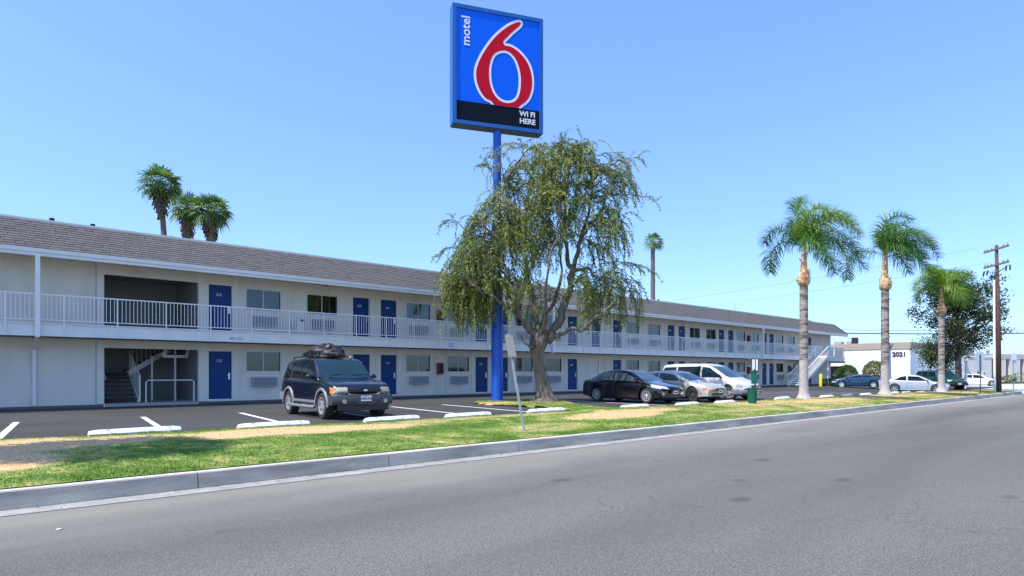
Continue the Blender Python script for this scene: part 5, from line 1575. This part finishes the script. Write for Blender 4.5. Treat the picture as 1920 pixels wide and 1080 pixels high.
# --- SUV
suv = dict(L=4.78, W=1.80, H=1.72, wb=2.83, wr=.375, fa=1.46, tw=.25, rim_r=.235, paint=NAVY, tumble=.22, kshift=.20,
    sill=[(-2.4, .52), (-2.0, .42), (2.0, .42), (2.4, .46)],
    top=[(-2.39, .92), (-2.36, 1.08), (-2.10, 1.56), (-1.98, 1.67), (-1.6, 1.72), (0, 1.745), (.38, 1.72), (.50, 1.67), (1.08, 1.18), (1.20, 1.135), (1.9, 1.06), (2.22, .99), (2.34, .90), (2.39, .78)],
    belt=[(-2.39, .90), (-2.3, 1.04), (-1.5, 1.10), (1.0, 1.10), (1.9, 1.02), (2.22, .95), (2.34, .86), (2.39, .74)],
    side_glass=[('side_window', [(-2.18, 1.14), (-1.36, 1.14), (-1.30, 1.60), (-1.92, 1.60)], None), ('side_window', [(-1.22, 1.14), (-.40, 1.14), (-.40, 1.62), (-1.15, 1.61)], None), ('side_window', [(-.30, 1.14), (.78, 1.14), (.42, 1.60), (-.30, 1.62)], None)],
    windshield=(1.10, .52, .78, .64), tail_glass=(.66, .56, 1.14, 1.55),
    patches=[('headlight', [(.50, .73), (.86, .74), (.86, .90), (.50, .905)], '+x', M['lens_yel'], True),
             ('turn_signal', [(2.0, .73), (2.20, .73), (2.20, .89), (2.02, .885)], '+y', M['amber'], True),
             ('grille', [(-.44, .72), (.44, .72), (.48, .91), (-.48, .91)], '+x', M['black_trim'], False),
             ('tail_light', [(-2.30, .78), (-2.16, .78), (-2.16, 1.08), (-2.30, 1.06)], '+y', M['taillight'], True),
             ('rocker_trim', [(-.9, .43), (1.0, .43), (1.0, .52), (-.9, .52)], '+y', M['grey_trim'], True)],
    bumpers=[(1, .42, .68, .06, mat('dark_bumper', (.05, .052, .058), .4)), (-1, .46, .70, .06, M['grey_trim'])], wrap=.42,
    flare=M['grey_trim'], spokes=5, mirror=(.72, 1.14), mirmat=M['black_trim'], hmat=M['black_trim'], handles=[(-1.05, .98), (-.15, .98)],
    seams=[(-1.26, .5, -1.26, 1.60), (-.35, .5, -.35, 1.62), (.80, .5, .83, 1.10), (-2.3, .5, -2.3, .52)], plate_z=.60, plate='4RBL428')
suv_root, cs, pt = vehicle('parked_suv', 'dark blue SUV with grey wheel arches carrying a black load on its roof rack', 'SUV', (-.05, -10.3), -95.5, suv)
m_ = MB()
rg = [(-.46, .735), (-.38, .70), (0, .69), (.38, .70), (.46, .735)]
for (a, b), (c2, d2) in zip(rg, rg[1:]):
    m_.bar((cs((4, a, b+.02), (-1, 0, 0))[0].x+.015, a, b), (cs((4, c2, d2+.02), (-1, 0, 0))[0].x+.015, c2, d2), .02, .03)
for sg_ in (-1, 1): m_.bar((cs((4, sg_*.46, .76), (-1, 0, 0))[0].x+.012, sg_*.46, .735), (cs((4, sg_*.49, .88), (-1, 0, 0))[0].x+.012, sg_*.495, .89), .02, .022)
m_.build('grille_surround', M['chrome'], suv_root)
m_ = MB(); m_.lathe([(.06, 0), (.06, .01), (.05, .014)], 20, M=Matrix.Translation((cs((4, 0, .82), (-1, 0, 0))[0].x+.012, 0, .82)) @ Matrix.Rotation(R(90), 4, 'Y') @ Matrix.Diagonal((.5, 1, 1, 1))); m_.build('badge', M['chrome'], suv_root)
m_ = MB()
for sg_ in (-1, 1):
    m_.tube([(1.02, sg_*.93, .34), (.95, sg_*.98, .33), (-.85, sg_*.98, .33), (-.92, sg_*.93, .34)], .045, 8)
    for x in (-.6, .1, .75): m_.bar((x, sg_*.72, .42), (x, sg_*.96, .35), .05, .03)
m_.build('side_step', M['grey_trim'], suv_root, smooth=True, sharp=40)
m_ = MB(); m_.box(2.20, 2.30, -.74, .74, .26, .45); m_.build('air_dam', M['black_trim'], suv_root, bevel=.01)
m_ = MB(); m_.box(2.405, 2.43, -.42, .42, .45, .53); m_.build('bumper_intake', M['black_trim'], suv_root, bevel=.01)
P_ = []
for k in range(21):
    y = lerp(-.86, .86, k/20); h = cs((4, y, .705), (-1, 0, 0))
    P_.append((h[0].x+.045, y, .695))
MB().tube(P_, .014, 6).build('bumper_strip', M['galv'], suv_root)
m_ = MB()
for sg_ in (-1, 1):
    P_ = []
    for k in range(9):
        x = lerp(1.16, 2.26, k/8); y = sg_*lerp(.74, .66, k/8); h = cs((x, y, 4), (0, 0, -1)); P_.append((x, y, h[0].z+.001))
    m_.tube(P_, .006, 4)
m_.build('bonnet_gap', M['dark'], suv_root)
for sg_ in (-1, 1):
    m_ = MB(); m_.lathe([(.06, 0), (.06, .02)], 14, M=Matrix.Translation((2.375, sg_*.60, .52)) @ Matrix.Rotation(R(90), 4, 'Y')); m_.build('fog_lamp', M['lens_yel'], suv_root)
m_ = MB()
for sg_ in (-1, 1):
    m_.tube([(-1.75, sg_*.60, 1.70), (-1.7, sg_*.60, 1.79), (.15, sg_*.60, 1.81), (.22, sg_*.60, 1.74)], .018, 6)
for x in (-1.4, -.1): m_.bar((x, -.62, 1.80), (x, .62, 1.80), .05, .025)
m_.build('roof_rack', M['black_trim'], suv_root)
m_ = MB(); m_.lathe([(.04, 1.72), (.045, 1.76), (.03, 1.80), (.01, 1.81)], 12, M=Matrix.Translation((.36, .42, 0))); m_.build('roof_lamp', M['amber'], suv_root, smooth=True)
m_ = MB(); m_.bar((1.02, -.5, 1.245), (.98, .12, 1.26), .012, .012); m_.bar((1.02, .15, 1.245), (.98, .7, 1.25), .012, .012); m_.build('wiper', M['black_trim'], suv_root)
# roof load
rl = random.Random(3)
m_ = MB(); nu, nv = 34, 16; rws = []
for i in range(nv+1):
    ph = PI/2*i/nv; row = []
    for j in range(nu+1):
        a = 2*PI*(j % nu)/nu
        n1 = noise.noise(Vector((math.cos(a)*1.6, math.sin(a)*1.6, ph*1.5+2))); n2 = noise.noise(Vector((math.cos(a)*5, math.sin(a)*5, ph*4)))
        rr = (1+.20*n1+.13*n2)
        x = .86*math.cos(ph)**.7*math.cos(a)*rr; y = .54*math.cos(ph)**.7*math.sin(a)*rr
        z = (.36+.13*math.sin((x+.2)*3.0)+.10*n1)*math.sin(ph)**.8*(1+.22*n2)
        row.append((x, y, z))
    rws.append(row)
m_.grid(rws)
bag = m_.build('cargo_bundle', M['bag'], None, smooth=True); bag.scale = (1, 1, .78); bag.location = (-.0, -9.72, 1.79); bag.rotation_euler = (0, 0, R(-95.5))
tag(bag, 'lumpy black bundle of bags strapped on the roof of the dark blue SUV', 'luggage')
bbv = BVHTree.FromPolygons([Vector(v) for v in m_.v], m_.f)
m_ = MB()
for (xa, ya, xb, yb) in ((.75, -.6, -.7, .6), (.75, .6, -.7, -.6), (.3, -.62, .25, .62), (-.35, -.62, -.3, .62), (.9, 0, -.9, .1)):
    P = []
    for k in range(19):
        x, y = lerp(xa, xb, k/18), lerp(ya, yb, k/18); h = bbv.ray_cast(Vector((x, y, 2)), Vector((0, 0, -1)))
        P.append((x, y, (h[0].z if h[0] else 0)+.012))
    m_.tube(P, .014, 5)
m_.build('strap', mat('grey_strap', (.04, .04, .045), .6), bag)

def sedan(L=4.53, W=1.78, H=1.45, wb=2.70, wr=.325, paint=None, nose=.66, deck=.98, spokes=10, **k):
    c = dict(L=L, W=W, H=H, wb=wb, wr=wr, fa=L/2-.88, paint=paint, tumble=.30, tw=.21,
        sill=[(-L/2, .30), (-L/2+.5, .22), (L/2-.5, .22), (L/2, .26)],
        top=[(-L/2, .80), (-L/2+.05, deck-.03), (-L/2+.25, deck+.02), (-L/2+.62, deck+.05), (-.95, H-.06), (-.55, H-.005), (-.1, H), (.30, H-.05), (.48, H-.11), (1.18, .98), (1.28, .94), (L/2-.55, .84), (L/2-.22, .76), (L/2-.06, nose), (L/2, nose-.10)],
        belt=[(-L/2, .76), (-L/2+.2, deck-.04), (-1.0, .96), (0, .92), (1.1, .88), (L/2-.55, .79), (L/2-.2, .70), (L/2, nose-.14)],
        side_glass=[('side_window', [(-1.30, 1.01), (-.42, .97), (-.40, H-.10), (-.82, H-.12)], None), ('side_window', [(-.34, .965), (.92, .935), (.34, H-.16), (-.32, H-.10)], None)],
        windshield=(1.20, .50, .74, .56), rear_glass=(-L/2+.66, -.98, .60, .54),
        patches=[('headlight', [(.44, nose-.16), (.82, nose-.10), (.82, nose+.02), (.44, nose-.04)], '+x', M['lens'], True),
                 ('grille', [(-.34, nose-.14), (.34, nose-.14), (.36, nose-.05), (-.36, nose-.05)], '+x', M['black_trim'], False),
                 ('lower_grille', [(-.50, .30), (.50, .30), (.50, .40), (-.50, .40)], '+x', M['black_trim'], False),
                 ('tail_light', [(-L/2+.05, .74), (-L/2+.26, .74), (-L/2+.30, .88), (-L/2+.08, .90)], '+y', M['taillight'], True),
                 ('tail_light', [(.46, .70), (.80, .72), (.80, .86), (.46, .86)], '-x', M['taillight'], True)],
        bumpers=[], spokes=spokes, mirror=(.86, .97), handles=[(-1.0, .82), (-.10, .80)],
        seams=[(-.38, .28, -.38, .93), (.86, .28, .96, .88), (-1.02, .55, -1.34, .95)], plate_z=.48)
    c.update(k); return c
BLK = paintm('black_paint', (.006, .006, .009), .1, .12)
ela = sedan(4.53, 1.78, 1.44, 2.70, .33, BLK, nose=.70, deck=1.0, spokes=10, glass=M['glass_light'], wglass=M['glass_light'])
ela['top'][3] = (-4.53/2+.50, 1.06)
ela['patches'][0] = ('headlight', [(.46, .60), (.84, .68), (.84, .82), (.50, .70)], '+x', M['lens'], True)
ela['patches'] += [('headlight_side', [(1.62, .70), (2.06, .62), (2.06, .70), (1.62, .80)], '+y', M['lens'], True), ('fog_trim', [(.58, .36), (.76, .38), (.80, .52), (.62, .46)], '+x', M['chrome'], True)]
vehicle('parked_sedan', 'black four-door sedan with multi-spoke wheels in the shade of the weeping tree', 'car', (13.95, -11.05), -90, ela)
BEI = paintm('beige_paint', (.50, .47, .42), .25, .35, .6)
acc = sedan(4.67, 1.76, 1.40, 2.72, .32, BEI, nose=.66, deck=.95, spokes=8, glass=M['glass_light'], rimmat=mat('steel_wheel', (.06, .055, .05), .6))
acc['patches'][0] = ('headlight', [(.42, .54), (.80, .55), (.80, .655), (.42, .65)], '+x', M['lens_yel'], True)
acc['patches'] += [('turn_signal', [(1.92, .53), (2.16, .53), (2.16, .63), (1.96, .64)], '+y', M['amber'], True), ('bumper_lamp', [(.55, .38), (.78, .38), (.78, .45), (.55, .45)], '+x', M['amber'], True), ('windscreen_shade', [(-.55, .9), (-.5, .9), (-.5, .9), (-.55, .9)], '-x', M['frame'], False)]
acc['patches'].pop()
vehicle('parked_sedan', 'older beige sedan with amber corner lamps between the black sedan and the white minivan', 'car', (16.75, -11.45), -90, acc)
WHT = paintm('white_paint_car', (.60, .59, .57), .1, .35, .7)
van = dict(L=5.05, W=1.98, H=1.75, wb=3.03, wr=.345, fa=1.62, tw=.22, paint=WHT, tumble=.26, kshift=.36,
    sill=[(-2.53, .34), (-2.0, .26), (2.0, .26), (2.53, .28)],
    top=[(-2.52, 1.0), (-2.48, 1.15), (-2.25, 1.55), (-2.05, 1.70), (-1.2, 1.76), (.1, 1.75), (.45, 1.68), (.60, 1.62), (1.55, 1.09), (1.68, 1.04), (2.15, .90), (2.40, .78), (2.52, .62)],
    belt=[(-2.52, .95), (-2.3, 1.06), (-1, 1.06), (.9, 1.02), (1.6, .96), (2.15, .82), (2.40, .70), (2.52, .52)],
    side_glass=[('side_window', [(-2.22, 1.12), (-1.30, 1.11), (-1.30, 1.60), (-1.98, 1.58)], None), ('side_window', [(-1.22, 1.11), (.05, 1.09), (.05, 1.62), (-1.22, 1.61)], None), ('side_window', [(.14, 1.09), (1.28, 1.06), (.56, 1.54), (.14, 1.61)], M['car_glass_clear'])],
    windshield=(1.58, .62, .84, .68), tail_glass=(.7, .58, 1.12, 1.55),
    patches=[('headlight', [(.50, .60), (.88, .66), (.88, .82), (.52, .70)], '+x', M['lens'], True), ('headlight_side', [(1.95, .66), (2.22, .62), (2.22, .74), (1.98, .80)], '+y', M['lens_yel'], True),
             ('grille', [(-.42, .54), (.42, .54), (.44, .70), (-.44, .70)], '+x', M['black_trim'], False),
             ('tail_light', [(-2.46, .8), (-2.30, .8), (-2.30, 1.2), (-2.40, 1.2)], '+y', M['taillight'], True)],
    bumpers=[(1, .30, .50, .05, M['grey_trim']), (-1, .32, .54, .06, M['grey_trim'])], wrap=.50, spokes=9,
    mirror=(1.12, 1.10), mirmat=M['black_trim'], handles=[(-1.0, .92), (.25, .92)], hmat=M['black_trim'],
    seams=[(-1.26, .34, -1.26, 1.6), (.09, .34, .09, 1.6), (1.22, .34, 1.30, 1.04)], plate_z=.40)
vr, cs, pt = vehicle('parked_minivan', 'white minivan with grey bumper and cross-bar grille', 'minivan', (19.85, -11.35), -88, van)
m_ = MB()
for z in (.62,): m_.bar((cs((4, 0, z), (-1, 0, 0))[0].x+.02, -.40, z), (cs((4, 0, z), (-1, 0, 0))[0].x+.02, .40, z), .03, .03)
for y in (-.2, 0, .2): m_.bar((cs((4, y, .56), (-1, 0, 0))[0].x+.02, y, .55), (cs((4, y, .69), (-1, 0, 0))[0].x+.02, y, .69), .03, .03)
m_.build('grille_bar', M['chrome'], vr)
SIL = paintm('silver_paint', (.50, .53, .57), .45, .3)
cam_ = sedan(4.75, 1.80, 1.42, 2.72, .335, SIL, nose=.66, deck=.98, spokes=5)
cam_['side_glass'] = [('side_window', [(-1.30, 1.01), (-.46, .97), (-.44, 1.32), (-.80, 1.29)], None), ('side_window', [(-.36, .965), (.92, .935), (.34, 1.26), (-.34, 1.32)], None)]
cam_['seams'] = [(-.40, .28, -.40, .93), (.90, .28, 1.0, .88)]; cam_['handles'] = [(-.22, .82)]
vehicle('parked_coupe', 'silver two-door coupe with five-spoke wheels between two feather palms', 'car', P2w(1712, 49.5), -74, cam_)
GRN = paintm('green_paint', (.008, .085, .075), .3, .3)
grn = dict(suv); grn.update(L=4.95, W=1.88, fa=1.52, paint=GRN, wb=3.0, flare=None, plate=None,
    bumpers=[(1, .46, .66, .10, M['black_trim']), (-1, .46, .66, .10, M['black_trim'])], wrap=.2,
    patches=[('headlight', [(.54, .78), (.86, .79), (.86, .93), (.54, .935)], '+x', M['lens'], True), ('grille', [(-.48, .72), (.48, .72), (.48, .96), (-.48, .96)], '+x', M['black_trim'], False)],
    seams=[(-1.26, .5, -1.26, 1.60), (-.35, .5, -.35, 1.62), (.80, .5, .83, 1.10)])
grn['top'] = [(x*1.03, z+.06) for x, z in suv['top']]; grn['belt'] = [(x*1.03, z+.06) for x, z in suv['belt']]
grn['side_glass'] = [(n_, [(a*1.02, b+.06) for a, b in q_], m2) for n_, q_, m2 in suv['side_glass']]; grn['tail_glass'] = (.66, .56, 1.2, 1.6)
gx, gy = P2w(1762, 58)
vr, cs, pt = vehicle('parked_truck', 'dark green sport utility vehicle with a barred front grille behind the silver coupe', 'SUV', (gx, gy), -132, grn)
m_ = MB()
for k in range(4):
    z = .75+.055*k; m_.bar((cs((4, 0, z), (-1, 0, 0))[0].x+.02, -.47, z), (cs((4, 0, z), (-1, 0, 0))[0].x+.02, .47, z), .015, .015)
m_.build('grille_bar', M['chrome'], vr)
BLU = paintm('blue_paint', (.005, .045, .11), .3, .3)
blu = sedan(4.40, 1.70, 1.27, 2.6, .30, BLU, nose=.62, deck=.93, spokes=12, rimmat=M['frame'])
vehicle('parked_sedan', 'teal-blue sedan with white hubcaps facing left behind the middle feather palm', 'car', P2w(1607, 60), 112, blu)
wht = sedan(4.75, 1.80, 1.46, 2.75, .33, paintm('white_paint_sedan', (.80, .80, .80), .05, .35), spokes=9)
vehicle('parked_sedan', 'white sedan facing right behind the gate post at the far right', 'car', P2w(1829, 77), -72, wht)

# second utility pole standing behind the middle feather palm
ux2, uy2 = P2w(1657.5, 76)
U2 = empty('utility_pole', (ux2, uy2, -.28)); tag(U2, 'dark utility pole with climbing pegs, mostly hidden behind the middle feather palm trunk', 'utility pole')
MB().tube([(0, 0, -.2), (0, 0, 13.0)], [.20, .14], 10).build('pole', mat('dark_pole_wood', (.06, .035, .03), .9), U2)
for z in (12.2, 11.1, 10.3, 9.3, 5.9):
    a_ = MB(); L_ = .75 if z in (12.2, 10.3, 5.9) else .45
    a_.bar((0, 0, z), tuple(camr*L_ + Vector((0, 0, z))), .10, .09); a_.build('climbing_peg', M['dark'], U2)
# dry leaves blown against the kerb
rq = random.Random(12); m_ = MB()
for k in range(420):
    x = rq.uniform(-9, 30); y = -18.96 - abs(rq.gauss(0, .12)); a = rq.uniform(0, 2*PI); l_ = rq.uniform(.015, .04)
    p = Vector((x, y, -.280 + rq.uniform(0, .008))); d = Vector((math.cos(a), math.sin(a), rq.uniform(-.1, .3)))*l_; e_ = Vector((-math.sin(a), math.cos(a), .1))*l_*.4
    m_.quad(tuple(p-d), tuple(p+e_), tuple(p+d), tuple(p-e_), rq.choice((0, 1)))
o = m_.build('leaf_litter', [mat('dry_leaf', (.20, .13, .06), .9), mat('dark_leaf_scrap', (.07, .05, .03), .9)]); tag(o, 'dry leaf scraps blown along the gutter below the kerb', 'leaves', kind='stuff')
